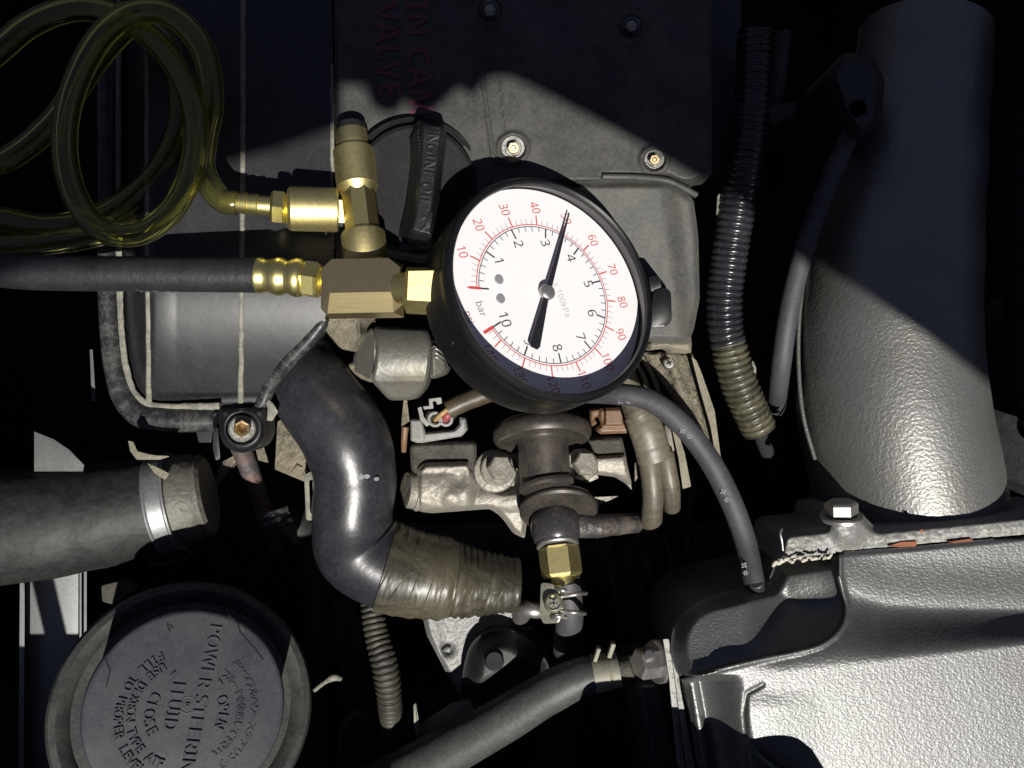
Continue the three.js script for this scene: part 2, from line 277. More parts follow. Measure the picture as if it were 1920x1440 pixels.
// a sculpted slab: height hf(px, py, signed distance) over a polygon, with side walls `depth` mm deep
function sculpt(poly, hf, { cell = 4, depth = 15 } = {}) {
  let x0 = 1e9, x1 = -1e9, y0 = 1e9, y1 = -1e9; for (const [x, y] of poly) { x0 = Math.min(x0, x); x1 = Math.max(x1, x); y0 = Math.min(y0, y); y1 = Math.max(y1, y); }
  x0 -= cell; y0 -= cell; const nx = Math.ceil((x1 - x0) / cell) + 2, ny = Math.ceil((y1 - y0) / cell) + 2, pos = [], out = new Uint8Array(nx * ny), far = new Uint8Array(nx * ny), idx = [];
  for (let j = 0; j < ny; j++) for (let i = 0; i < nx; i++) {
    let x = x0 + i * cell, y = y0 + j * cell; const [d, qx, qy] = sdf(poly, x, y); let sd = d;
    if (d > 0) { out[j * nx + i] = 1; if (d > cell * 1.5) far[j * nx + i] = 1; x = qx; y = qy; sd = 0; }
    const p = P(x, y, hf(x, y, sd)); pos.push(p.x, p.y, p.z);
  }
  for (let j = 0; j < ny - 1; j++) for (let i = 0; i < nx - 1; i++) {
    const a = j * nx + i, b = a + 1, c = a + nx, d = c + 1;
    for (const t of [[a, c, b], [b, c, d]]) if (!(out[t[0]] && out[t[1]] && out[t[2]]) && !far[t[0]] && !far[t[1]] && !far[t[2]]) idx.push(...t);
  }
  let g = new THREE.BufferGeometry(); g.setAttribute('position', new THREE.Float32BufferAttribute(pos, 3)); g.setIndex(idx); g.computeVertexNormals();
  const top = g.toNonIndexed(), edge = new Map();
  for (let i = 0; i < idx.length; i += 3) for (let k = 0; k < 3; k++) { const a = idx[i + k], b = idx[i + (k + 1) % 3], key = a < b ? a * 4e6 + b : b * 4e6 + a; edge.set(key, edge.has(key) ? null : [a, b]); }
  const sp = [], D = depth / 1000;
  for (const e of edge.values()) if (e) {
    const [a, b] = e, A = pos.slice(a * 3, a * 3 + 3), B = pos.slice(b * 3, b * 3 + 3), A2 = [A[0], A[1] - D, A[2]], B2 = [B[0], B[1] - D, B[2]];
    sp.push(...B, ...A, ...A2, ...B, ...A2, ...B2);
  }
  const sk = new THREE.BufferGeometry(); sk.setAttribute('position', new THREE.Float32BufferAttribute(sp, 3)); sk.computeVertexNormals();
  top.deleteAttribute('uv'); return mergeGeometries([top, sk]);
}
// flat or sloping plate with bevelled edges: polygon (pixels), top height (mm or function), thickness mm
function plate(poly, h, th, bev = 1.5, holes = []) {
  const sh = new THREE.Shape(poly.map(([x, y]) => new THREE.Vector2(x, -y))); for (const q of holes) sh.holes.push(new THREE.Path(q.map(([x, y]) => new THREE.Vector2(x, -y))));
  let g = new THREE.ExtrudeGeometry(sh, { depth: Math.max(th / 0.22 - 2 * bev, 0.2), bevelEnabled: bev > 0, bevelSize: bev, bevelThickness: bev, bevelOffset: -bev, bevelSegments: 2, curveSegments: 12 });
  const p = g.attributes.position;
  for (let i = 0; i < p.count; i++) { const x = p.getX(i), y = -p.getY(i), hh = (typeof h === 'function' ? h(x, y) : h) - th + (p.getZ(i) + bev) * 0.22, q = P(x, y, hh); p.setXYZ(i, q.x, q.y, q.z); }
  g.deleteAttribute('uv'); g.deleteAttribute('normal'); g = mergeVertices(g, 1e-6); return toCreasedNormals(g, 0.5);
}
const circle = (x, y, r, n = 40, ry = r) => Array.from({ length: n }, (_, i) => [x + r * Math.cos(i / n * 6.2832), y + ry * Math.sin(i / n * 6.2832)]);
const rbox = (c, size, r = 2, e = [0, 0, 0]) => put(new RoundedBoxGeometry(...size, 3, r), c, e);
const F = { reg: await new FontLoader().loadAsync('fonts/droid/droid_sans_regular.typeface.json'), bold: await new FontLoader().loadAsync('fonts/droid/droid_sans_bold.typeface.json') };
// raised lettering: centre pixel, reading direction in degrees clockwise from the picture's right
function lettering(str, size, [x, y, h], deg, { font = F.reg, depth = 3, bold = 0, stretch = 1 } = {}) {
  const g = new TextGeometry(str, { font, size, depth, curveSegments: 3, bevelEnabled: bold > 0, bevelSize: bold, bevelThickness: bold * 0.6, bevelSegments: 1 });
  g.computeBoundingBox(); const b = g.boundingBox; g.translate(-(b.min.x + b.max.x) / 2, -(b.min.y + b.max.y) / 2, 0); g.scale(stretch, 1, 1); g.deleteAttribute('uv');
  return put(g, [x, y, h], [0, 0, -deg * Math.PI / 180]);
}
// ------------------------------------------------------------------ the bay that holds everything
{
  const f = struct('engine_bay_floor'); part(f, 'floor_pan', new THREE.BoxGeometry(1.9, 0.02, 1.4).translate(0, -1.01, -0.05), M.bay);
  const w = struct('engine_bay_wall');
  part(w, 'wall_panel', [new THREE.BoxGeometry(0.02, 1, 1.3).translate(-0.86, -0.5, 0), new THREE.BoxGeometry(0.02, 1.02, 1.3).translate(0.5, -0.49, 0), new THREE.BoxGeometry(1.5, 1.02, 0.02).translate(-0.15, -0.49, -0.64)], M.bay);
}
{ // the wing beside the engine bay, just below the picture's lower edge
  const t = struct('inner_wing_wall'); const sh = new THREE.Shape([[0.205, 0.006], [0.215, 0.016], [0.4, 0.03], [0.4, -1], [0.36, -1], [0.3, -0.2], [0.25, -0.12], [0.207, -0.03]].map((v) => new THREE.Vector2(...v)));
  const g = new THREE.ExtrudeGeometry(sh, { depth: 1.5, bevelEnabled: false }); g.deleteAttribute('uv'); g.rotateY(-Math.PI / 2); g.translate(0.6, 0, 0); part(t, 'wing_panel', g, M.paint);
}
// the raised bonnet: its edge and added hand-shadow lobes darken the upper part of the bay.
// Outline: points of the shadow's edge in the photograph, carried back along the sunlight to the bonnet's plane.
{
  const t = thing('raised_bonnet', 'dark raised bonnet above the engine bay, outside the picture, outline shaped to cast its shadow', 'bonnet');
  const edge = [[-2900, 1800, 20], [-760, 1800, 20], [-520, 760, 20], [-420, 700, 20], [-100, 560, 25], [0, 522, 28], [40, 502, 28], [110, 482, 28], [215, 444, 6], [330, 388, 8], [392, 324, 10], [450, 306, 10], [520, 290, 10], [600, 262, 10], [632, 246, 6], [638, 236, 6], [639, 168, 6], [645, 162, 6], [682, 162, 6], [687, 172, 6], [692, 192, 6],  // far-left points extend the panel only to darken the floor
    [704, 206, 6], [722, 214, 6], [740, 214, 6], [754, 203, 6], [760, 190, 6], [766, 196, 6], [776, 208, 6], [796, 215, 6], [812, 211, 6], [828, 198, 6], [846, 180, 6], [864, 166, 6], [872, 176, 6], [886, 182, 6], [898, 172, 6], [908, 154, 6], [930, 146, 6], [955, 147, 6],
    [1000, 166, 6], [1100, 217, 6], [1200, 271, 5], [1300, 331, 4], [1400, 388, 0], [1510, 496, -20], [1612, 541, -22], [1697, 597, -24], [1807, 682, -30], [1960, 800, -40], [2300, 1060, -60], [2300, -900, 0], [-2900, -900, 0]];
  const onBonnet = ([x, y, h]) => { const a = P(x, y, h); /* plane y = 0.55 + 0.45 (0.22 - x) */ const u = (0.55 + 0.45 * (0.22 - a.x) - a.y) / (SUN.y + 0.45 * SUN.x); return a.addScaledVector(SUN, u); };
  const pts = edge.map(onBonnet), sh = new THREE.Shape(pts.map((p) => new THREE.Vector2(p.x, -p.z)));
  const g = new THREE.ExtrudeGeometry(sh, { depth: 0.012, bevelEnabled: false }), p = g.attributes.position;
  for (let i = 0; i < p.count; i++) { const x = p.getX(i), z = -p.getY(i); p.setXYZ(i, x, 0.55 + 0.45 * (0.22 - x) + p.getZ(i), z); }
  g.deleteAttribute('normal'); g.deleteAttribute('uv'); g.computeVertexNormals(); part(t, 'bonnet_shade_panel', g, M.paint);
}
// ------------------------------------------------------------------ engine block under everything
{
  const t = thing('engine_block', 'dark grimy engine casting deep below the hoses and covers', 'engine block');
  part(t, 'casting', plate(round([[640, 980], [1330, 980], [1420, 1130], [1240, 1180], [1130, 1100], [620, 1120], [600, 980], [590, 1000]], 30), -240, 60, 4), M.darkMetal);
  part(t, 'ledge', plate(round([[520, 790], [560, 770], [612, 905], [596, 888], [575, 905], [515, 880]], 3), -52, 10), M.dust, 'tan dust-covered plate cut to the sunlit part of a ledge beside the moulded elbow hose');  // dusty surface modelled only where sunlit; the shadow edge is its outline
  part(t, 'sunlit_scrap', [plate([[556, 870], [568, 876], [560, 893], [546, 885]], -51, 5), plate([[573, 878], [592, 876], [586, 896], [566, 893]], -51, 5)], M.dust);  // sunlit scraps of the dusty surface cut out as plates
  part(t, 'lug', sculpt(round([[604, 560], [690, 560], [688, 590], [672, 606], [676, 628], [658, 658], [640, 655], [618, 630], [606, 612]], 8), (x, y, d) => -8 - 0.1 * Math.max(0, y - 605) - 3 * sm(-6, 0, d) + 1.6 * (fbm(x / 60, y / 60, 6, 3, 4) - 0.5) * sm(600, 620, y), { cell: 3, depth: 30 }), M.dust, 'rough dusty casting lug below the brass block');
  part(t, 'sunlit_piece', [plate(round([[412, 868], [470, 838], [448, 866], [404, 912]], 2), -60, 20), plate(round([[484, 800], [504, 868], [480, 862], [478, 830]], 3), -60, 20), plate(round([[515, 988], [556, 985], [560, 1022], [548, 1018]], 3), -85, 15)], M.dust);  // more sunlit patches of dust, each shaped by the shade around it
}
// ------------------------------------------------------------------ cover with screws and lettering
const hCover = (x, y) => mix(6, 2, sm(322, 336, y + (x > 1255 ? (x - 1255) * -0.55 : 0)) * sm(1120, 1150, x)) - 0.0006 * Math.max(0, x - 1240) * 10 * sm(330, 360, y) - 0.012 * Math.max(0, y - 340) * sm(1100, 1160, x);
{
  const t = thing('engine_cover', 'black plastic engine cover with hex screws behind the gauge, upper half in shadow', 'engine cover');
  const seam = [[902, -40], [906, 150], [912, 205], [924, 292], [934, 306]];
  part(t, 'panel', sculpt(round([[627, -60], [1336, -60], [1334, 330], [1312, 334], [1296, 342], [1140, 342], [1000, 345], [860, 470], [790, 486], [720, 474], [700, 500], [630, 500]], 6), (x, y, d) => hCover(x, y) + 1.6 * Math.exp(-Math.pow(lineDist(seam, x, y) / 3, 2)) - (lineDist(seam, x, y) < 30 && x > 905 ? 0.5 : 0) - 2.5 * sm(-7, 0, d)
    - [[962, 278, 26], [1227, 300, 23], [918, 20, 24], [1183, 50, 23]].reduce((s, [a, b, r]) => { const q = Math.hypot(x - a, y - b); return s + 1.4 * sm(r + 9, r + 2, q) * sm(r - 6, r - 2, q) * -1 + 2 * sm(r - 2, r - 5, q); }, 0), { cell: 3, depth: 14 }), M.cover);
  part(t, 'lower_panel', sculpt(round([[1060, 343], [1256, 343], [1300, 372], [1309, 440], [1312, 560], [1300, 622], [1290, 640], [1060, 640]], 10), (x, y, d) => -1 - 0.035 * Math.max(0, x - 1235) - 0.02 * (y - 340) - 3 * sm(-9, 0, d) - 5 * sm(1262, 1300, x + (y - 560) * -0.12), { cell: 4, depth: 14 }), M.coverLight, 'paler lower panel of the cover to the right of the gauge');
  part(t, 'ledge', tube([[1130, 331, 7, 6], [1200, 333, 7, 6], [1254, 340, 7, 6], [1306, 366, 4, 6]], { n: 30, seg: 12 }), M.cover);
  for (const [x, y, r] of [[962, 278, 24], [1227, 300, 21], [918, 20, 22], [1183, 50, 21]]) {
    const b = part(t, 'screw', [nut([x, y, 5], [x + 1, y - 1, 9], r * 0.48, x), rod([x, y, 8.6], [x, y, 9.4], r * 0.26, r * 0.2)], x === 962 || x === 1227 ? M.gold : M.steel);
    part(b, 'washer', lathe([x, y, 3.4], [x, y, 6], [[r * 0.35, 0], [r, 0], [r, 5], [r * 0.9, 8], [r * 0.66, 8], [r * 0.6, 6], [r * 0.3, 6]], 36, 0.5), M.flange);
  }
  part(t, 'lettering', [lettering('TWIN CAM', 44, [783, 62, 6.1], 87, { font: F.bold, depth: 2 }), lettering('24 VALVE', 44, [726, 52, 6.1], 87, { font: F.bold, depth: 2 })], M.letterRed, 'dark red raised words on the shadowed cover');
}
// ------------------------------------------------------------------ oil filler cap
{
  const t = thing('oil_filler_cap', 'round black oil filler cap with lettered grip bar left of the gauge', 'oil cap');
  part(t, 'collar', lathe([780, 352, 0], [783, 350, 16], [[128, -20], [128, 20], [125, 28], [119, 30], [117, 26], [112, 26]], 80, 0.5), M.capTop);
  part(t, 'disc', lathe([780, 352, 4], [783, 350, 20], [[0, 36], [104, 35], [110, 31], [113, 24], [113, 0]], 80, 0.5), M.capTop);
  const top = round([[789, 224], [832, 237], [829, 260], [812, 400], [811, 446], [768, 434], [775, 405], [786, 300]], 7), base = round([[774, 236], [790, 220], [836, 234], [834, 264], [818, 402], [818, 466], [748, 466], [748, 440], [762, 380], [772, 290]], 6);
  part(t, 'grip', sculpt(base, (x, y, d) => { const [s] = sdf(top, x, y); return 29 - 17 * clamp(s / 22) - 1.5 * sm(-6, 0, s) - 0.9 * (Math.abs(x - 800) < 14 && s < -9 ? 1 : 0) * 0; }, { cell: 2, depth: 6 }), M.grip);
  for (let i = 0; i < 9; i++) { const x = 774 + i * 0.4, y = 252 + i * 6.4; part(t, 'grip_ridge', rod([x - 5, y + 12, 20], [x + 11, y - 9, 27.4], 1.4, 1.4, 0.4, 8), M.grip); }
  part(t, 'lettering', lettering('ENGINE OIL', 20, [806, 312, 28.9], 97.5, { depth: 4, bold: 0.8, stretch: 1.02 }), M.grip, 'raised words along the grip');
  // oil can symbol: pot, spout, handle and drop
  const can = [[[804, 396], [812, 398], [806, 428], [797, 425]], [[800, 426], [790, 436], [786, 434], [797, 420]], [[806, 392], [797, 386], [795, 390], [803, 396]], [[791, 412], [798, 408], [797, 404], [787, 409]]];
  part(t, 'emblem', can.map((q) => plate(q, 29.6, 1, 0.6)), M.grip, 'raised oil can emblem at the lower end of the grip');
}
// ------------------------------------------------------------------ air intake box
const hBox = (x, y) => { let h = 8 - 0.00037 * Math.max(0, y - 500) ** 2; const l = Math.max(0, 292 - x); h -= 0.0052 * l * l + 0.02 * Math.max(0, x - 285) * (x < 330 ? (x - 285) / 45 : 1); return Math.max(h, -36); };
{
  const t = thing('air_intake_box', 'dark grey plastic air intake box with dusty ribs under the black hose', 'air box');
  const out = round([[186, -60], [622, -60], [626, 300], [627, 470], [618, 560], [608, 602, 10], [545, 668, 20], [508, 728, 14], [494, 768, 10], [414, 776], [402, 806], [300, 808, 20], [252, 800, 30], [214, 752, 30], [194, 660, 20], [185, 560]], 0);
  const lipIn = round([[232, -60], [640, -60], [640, 570], [616, 616], [550, 680], [514, 736], [486, 758], [412, 758], [300, 762], [262, 756, 24], [242, 720, 20], [229, 660], [224, 560]], 0);
  part(t, 'shell', sculpt(out, (x, y, d) => { const [s] = sdf(lipIn, x, y); const g = sm(x < 300 || y > 740 ? -30 : -14, 2, s) * (1 - sm(470, 510, x)); return mix(hBox(x, y), -19 + 5 * sm(6, 16, s) - 5 * sm(-9, 0, d), g); }, { cell: 3, depth: 22 }), M.airbox);
  const lip = tube([[199, -60, -17, 15], [201, 300, -17, 15], [202, 455, -17, 15], [204, 560, -17, 16], [209, 640, -17, 16], [218, 700, -17, 17], [234, 748, -17, 18], [264, 779, -17, 19], [310, 787, -17, 19], [360, 788, -17, 19], [406, 788, -17, 18]], { n: 160, seg: 28, prof: (s, a) => 1.18 + 0.02 * (vn(s / 90, a / 6.28, 12, 3) - 0.5) });
  part(t, 'rim', lip, M.lip, 'rounded rim with worn pale edge');
  part(t, 'dusty_groove', tube([[222, -60, -15, 6], [223, 455, -15, 6], [225, 560, -15, 6], [230, 640, -15, 6], [239, 700, -15.5, 6], [253, 738, -16, 7], [276, 757, -16, 7], [320, 763, -16, 7], [412, 761, -15, 7]], { n: 90, seg: 12, flat: 0.5, prof: (s, a) => 1 + 0.5 * (vn(s / 150, a / 6.28, 14, 3) - 0.5) }), M.ribDust, 'tan dust lying in the groove behind the rim');
  part(t, 'edge', tube([[480, 772, -19, 10], [494, 752, -18, 12], [506, 724, -16, 13], [542, 676, -10, 14], [577, 640, -7, 14], [600, 612, -5, 13], [610, 596, -4, 9]], { n: 60, seg: 20 }), M.lip);
  for (const [a, b, w, y0, y1] of [[277, 280, 5, -40, 772], [456, 452, 5, -40, 758], [624, 627, 4, 120, 470]]) {
    const pts = []; for (let i = 0; i <= 30; i++) { const y = mix(y0, y1, i / 30), x = mix(a, b, sm(300, 780, y)) + 2.4 * (vn(y / 300, a, 16, 4) - 0.5); pts.push([x, y, hBox(x, y) - 0.1, w * (1 + 0.25 * (y > 700 ? (y - 700) / 70 : 0))]); }
    part(t, 'rib', tube(pts, { n: 120, seg: 10, flat: 0.8 }), M.ribDust);
  }
  // mounting ear and bolt
  const ear = round([[412, 766], [497, 764], [497, 815], [488, 838, 20], [455, 853, 30], [420, 838, 20], [411, 812]], 8);
  part(t, 'mounting_ear', sculpt(ear, (x, y, d) => { const q = Math.hypot(x - 454, y - 803); return -13 - 3 * sm(-8, 0, d) - 4 * sm(30, 27, q) + 1 * sm(40, 34, q) * sm(28, 31, q); }, { cell: 2, depth: 16 }), M.airbox);
  const b = part(t, 'bolt', lathe([454, 804, -16], [453, 803, -8], [[0, 4], [9, 4], [10, 34], [14, 36], [16, 34], [16, 0]], 6, 0.3), M.gold, 'copper-toned hex socket bolt');
  part(b, 'washer', lathe([454, 804, -16.5], [454, 804, -11], [[10, 0], [25, 0], [25, 12], [22, 15], [14, 15]], 40, 0.5), M.flange);
  part(t, 'tab', [plate(round([[367, 806], [398, 806], [396, 830], [372, 830]], 3), -20, 10), plate(round([[398, 800], [409, 802], [413, 860], [404, 864], [399, 842]], 3), -16, 18)], M.airbox);
  part(t, 'clip', [plate(round([[496, 742], [512, 756], [522, 772], [510, 790], [500, 788], [502, 768]], 2), -16, 8)], M.ribDust);
}
lift = -30;
// ------------------------------------------------------------------ brass tee block, valve branch and barb
const TB = 23 * Math.PI / 180;
{
  const t = thing('brass_tee_block', 'shiny square brass tee block joining hose, upright valve and gauge', 'brass fitting');
  const hull = new ConvexGeometry([[-54, 32, 38], [50, 32, 38], [72, 14, 38], [72, -26, 38], [58, -33, 38], [-56, -33, 38], [-72, -20, 38], [-72, 14, 38], [-78, -54, 10], [-66, -63, 8], [56, -63, 8], [76, -48, 12], [-76, 30, 0], [76, 30, 0], [-70, 34, -40], [70, 34, -40], [70, -60, -40], [-70, -60, -40]].map((v) => new V3(...v)));
  hull.deleteAttribute('normal'); part(t, 'block', put(toCreasedNormals(hull, 0.12), [683, 528, 62], [-0.2, 0, 0.02]), M.brassFace);
  /*[608, 512], [626, 490], [734, 492], [758, 510], [758, 560], [736, 572], [626, 568], [608, 552]].map(([x, y]) => new THREE.Vector2(x - 684, 531 - y));
  let g = new THREE.ExtrudeGeometry(new THREE.Shape(oct), { depth: 72, bevelEnabled: true, bevelSize: 2, bevelThickness: 2, bevelOffset: -2, bevelSegments: 2 });
  g.translate(0, 0, -76); g.deleteAttribute('uv'); g.deleteAttribute('normal'); g = 0;*/
}
{
  const t = thing('brass_bleed_valve', 'upright brass bleed valve with black plug in its open end', 'valve');
  const A = [657, 236, 44], B = [687, 494, 54], at = (u) => [mix(A[0], B[0], u), mix(A[1], B[1], u), mix(A[2], B[2], u)], L = lenPx(A, B);
  part(t, 'plug', lathe(A, B, [[0, -4], [22, -4], [27, 0], [27, 14], [20, 16]], 40, 0.6), M.blackGloss, 'black plug in the top end');
  part(t, 'collar', lathe(A, B, [[24, 12], [29, 12], [30, 14], [30, 50], [0, 50]], 48, 0.5), M.brassSatin);
  part(t, 'sleeve', lathe(A, B, [[0, 48], [36, 48], [38, 51], [38, 122], [36.5, 124], [30, 138], [0, 138]], 56, 0.5), M.brassSatin);
  let body = new RoundedBoxGeometry(56, 112, 56, 3, 5); const c = at(0.62);
  part(t, 'body', [lathe(A, B, [[0, 124], [33, 124], [33, 216], [0, 216]], 8, 0.2, 0.39), lathe([666, 398, 47], [622, 396, 48.5], [[0, 0], [29, 0], [29, 44], [0, 44]], 4, 0.2, 0.6)], M.brass);
  part(t, 'lower_sleeve', lathe(A, B, [[0, 212], [38, 212], [40, 215], [41, L - 6], [38, L], [0, L]], 56, 0.5), M.brassSatin);
  const br = part(t, 'side_sleeve', lathe([634, 394, 48], [546, 391, 52], [[0, 0], [38, 0], [41, 3], [41, 86], [38, 90], [34, 92], [0, 92]], 56, 0.5), M.brassSatin, 'fat brass sleeve on the side branch');
  part(br, 'thread', thread([548, 391, 52], [530, 390, 52.7], 30, 5), M.brass);
}
{
  const t = thing('brass_hose_barb', 'brass hose barb with hex collar pushed into the coiled clear tube', 'brass fitting');
  part(t, 'hex_collar', nut([536, 389, 52.5], [508, 386, 53.6], 33, 0.25), M.brass);
  part(t, 'barb', lathe([510, 387, 53.6], [418, 377, 56], [[0, 0], [19, 0], [18, 24], [21, 26], [18, 44], [21, 46], [17.5, 64], [20, 66], [15, 88], [12, 93], [0, 93]], 40, 0.4), M.brass);
}
// ------------------------------------------------------------------ black pressure hose with crimped brass end
{
  const t = thing('black_pressure_hose', 'thick matt black rubber hose with crimped brass end running left', 'hose');
  part(t, 'hose', tube([[-160, 470, 20, 31], [-60, 498, 40, 32], [40, 510, 52, 32.5], [160, 513, 56, 33], [320, 514, 58, 33], [490, 516, 60, 33]], { n: 120, seg: 40, prof: (s, a) => 1 + 0.006 * (vn(s / 160, a / 6.28, 10, 2) - 0.5) }), M.fuelHose);
  part(t, 'lettering', put((() => { const g = new TextGeometry('W.P. 300PSI', { font: F.reg, size: 14, depth: 0.4, curveSegments: 3 }); g.deleteAttribute('uv'); g.scale(1.25, 1, 1); g.translate(0, -3, 33.4); return g; })(), [263, 514, 57.2], [80 * Math.PI / 180, -0.045, -0.01]), M.letterDim, 'grey printed characters along the lower side');
  const f = part(t, 'crimp_ferrule', lathe([484, 516, 60], [576, 522, 60.5], [[26, 0], [33.5, 0], [34, 4], [31, 14], [30, 18], [33, 28], [36, 38], [35, 46], [31, 54], [31, 57], [35, 66], [37, 74], [35, 82], [30, 88], [24, 92], [0, 92]], 56, 1.2), M.brass);
  part(t, 'hex_nut', nut([570, 522, 60.5], [601, 526, 61], 36, 0.35), M.brass);
  part(f, 'thread', thread([599, 526, 61], [616, 528, 61], 27, 5), M.brass);
}
// ------------------------------------------------------------------ coiled clear tube
{
  const t = thing('coiled_clear_tube', 'loosely coiled olive-tinted clear plastic tube in the shade at the upper left', 'tube');
  const pts = [[446, 381, 55], [420, 377, 56], [398, 355, 55], [380, 312, 54], [384, 262, 55], [396, 190, 58], [380, 92, 62], [320, 28, 63], [255, 22, 62], [195, 62, 62], [140, 160, 66], [121, 262, 70], [140, 366, 74], [190, 430, 76], [252, 440, 75], [312, 406, 72], [356, 330, 68], [368, 240, 64], [344, 150, 60], [290, 76, 57], [215, 28, 54], [140, 16, 51], [60, 44, 48], [-10, 100, 44], [-120, 190, 36], [-130, 300, 34], [-10, 308, 40], [92, 236, 44], [150, 156, 46], [196, 92, 47], [250, 46, 46], [300, 70, 44], [334, 150, 40], [334, 240, 38], [300, 316, 36], [250, 366, 34], [180, 408, 32], [90, 424, 31], [-20, 408, 30], [-150, 420, 28], [-150, 470, 26], [-20, 462, 28], [90, 456, 30], [180, 440, 28], [260, 410, 26], [330, 340, 24], [350, 280, 22]].map((p) => [...p, 23]);
  part(t, 'tube', [tube(pts, { n: 700, seg: 28, cap: false }), tube(pts.map(([x, y, h, r]) => [x, y, h, r * 0.6]), { n: 700, seg: 20, cap: false, inside: true })], M.clear);
}
// ------------------------------------------------------------------ pressure gauge
{
  const t = thing('pressure_gauge', 'large black-booted pressure gauge with white dial, needle near fifty psi', 'gauge');
  const C0 = [1021, 551, 62], n = new V3(Math.sin(0.56) * 0.866, Math.cos(0.56), -Math.sin(0.56) * 0.5).normalize();
  const up = new V3(Math.cos(0.35), 0, -Math.sin(0.35)); up.addScaledVector(n, -up.dot(n)).normalize(); const right = new V3().crossVectors(up, n);
  const k = K(62) * 1.04, O = P(...C0), B = new THREE.Matrix4().makeBasis(right, up, n).setPosition(O).scale(new V3(k, k, k));
  const set = (g) => { g.applyMatrix4(B); return g; };
  const turn = (prof, seg = 96, crease = 0.6) => { let g = new THREE.LatheGeometry(prof.map(([r, l]) => new THREE.Vector2(Math.max(r, 0), l)), seg); g.deleteAttribute('uv'); g.deleteAttribute('normal'); g = toCreasedNormals(mergeVertices(g, 1e-3), crease); g.rotateX(Math.PI / 2); return set(g); };
  const inv = B.clone().invert();
  const local = (x, y, z = 0) => { const o = camera.position.clone().applyMatrix4(inv), q = P(x, y, 0).applyMatrix4(inv), d = q.sub(o), u = (z - o.z) / d.z; return o.addScaledVector(d, u); };
  // boot with rolled rim: dial plane is z = 0
  part(t, 'boot', turn([[0, -84], [158, -84], [190, -80], [205, -70], [209, -56], [210, -4], [208, 6], [210, 18], [212, 26], [211, 35], [207, 41], [201, 43], [197, 40], [195.5, 33], [199, 29]]), M.boot, 'thick black rubber boot round the gauge');
  part(t, 'bezel', turn([[202, 33], [197, 32], [198, 27], [207, 6], [208, -3]]), M.blackGloss);
  // printed dial
  const N = 1536, cv = document.createElement('canvas'); cv.width = cv.height = N; const c = cv.getContext('2d'), q = N / 2 / 206;
  c.fillStyle = '#efeeee'; c.fillRect(0, 0, N, N); c.translate(N / 2, N / 2); c.scale(q, q);
  const ang = (bar) => (-164 + bar * 32.8 - 90) * Math.PI / 180, line = (a, r0, r1, w, col) => { c.strokeStyle = col; c.lineWidth = w; c.beginPath(); c.moveTo(r0 * Math.cos(a), r0 * Math.sin(a)); c.lineTo(r1 * Math.cos(a), r1 * Math.sin(a)); c.stroke(); };
  const RED = '#c8473f', BLK = '#26262c';
  c.lineWidth = 1.5; c.strokeStyle = BLK; c.beginPath(); c.arc(0, 0, 131, ang(0), ang(10)); c.stroke();
  c.lineWidth = 1.8; c.strokeStyle = RED; c.beginPath(); c.arc(0, 0, 135, ang(0), ang(10)); c.stroke();
  for (let i = 0; i <= 50; i++) line(ang(i / 5), 131, i % 5 ? 121 : 112, i % 5 ? 1.5 : 3, BLK);
  for (let p = 0; p <= 145; p += 2) line(ang(p / 14.5), 135, p % 10 ? 146 : 154, p % 10 ? 0.9 : 2.6, p % 10 ? '#8d5a5c' : RED);
  c.textAlign = 'center'; c.textBaseline = 'middle'; c.font = '27px sans-serif'; c.fillStyle = BLK;
  for (let i = 1; i <= 10; i++) { const a = ang(i); c.fillText(String(i), 102 * Math.cos(a), 102 * Math.sin(a)); }
  c.fillStyle = RED; c.font = '25px sans-serif';
  for (let p = 10; p <= 140; p += 10) { const a = ang(p / 14.5); c.save(); c.translate(170 * Math.cos(a), 170 * Math.sin(a)); c.scale(0.86, 1); c.fillText(String(p), 0, 0); c.restore(); }
  line(ang(0), 128, 150, 5, RED); line(ang(10), 131, 154, 6, RED);
  c.fillStyle = '#77777c'; c.font = '19px sans-serif'; c.fillText('bar', 0, 136); c.fillStyle = '#9a4a4e'; c.fillText('psi', 10, 164);
  c.fillStyle = '#b9b6ba'; c.font = '17px sans-serif'; c.fillText('x 100kPa', 18, -32);
  const dt = new THREE.CanvasTexture(cv); dt.colorSpace = THREE.SRGBColorSpace;
  M.dialPlate = mat([1, 1, 1], 0.6, 0); M.dialPlate.map = dt; M.dialPlate.color.setRGB(0.86, 0.84, 0.86);
  const dg = new THREE.CircleGeometry(206, 96); dg.userData.uv = true; set(dg); part(t, 'dial', dg, M.dialPlate, 'white dial with red outer and black inner scale');
  for (const [x, y] of [[936, 524], [939, 560]]) { const p = local(x, y, 1); part(t, 'dial_screw', set(new THREE.CylinderGeometry(8, 9, 2.4, 24).rotateX(Math.PI / 2).translate(p.x, p.y, 1)), M.dialScrew); }
  // needle
  const tip = local(1067, 399, 13), hub = local(1027, 547, 13), tail = local(1003, 646, 13), d = new THREE.Vector2(tip.x - tail.x, tip.y - tail.y).normalize(), s = new THREE.Vector2(-d.y, d.x), h2 = new THREE.Vector2(hub.x, hub.y);
  const pt = (p, w) => [p.x + s.x * w, p.y + s.y * w], sh = new THREE.Shape([pt(tip, 1.2), pt(h2, 6), pt(h2.clone().addScaledVector(d, -14), 5), pt(tail, 10.5), pt(new THREE.Vector2(tail.x, tail.y).addScaledVector(d, -7), 7), pt(new THREE.Vector2(tail.x, tail.y).addScaledVector(d, -7), -7), pt(tail, -10.5), pt(h2.clone().addScaledVector(d, -14), -5), pt(h2, -6), pt(tip, -1.2)].map((v) => new THREE.Vector2(...v)));
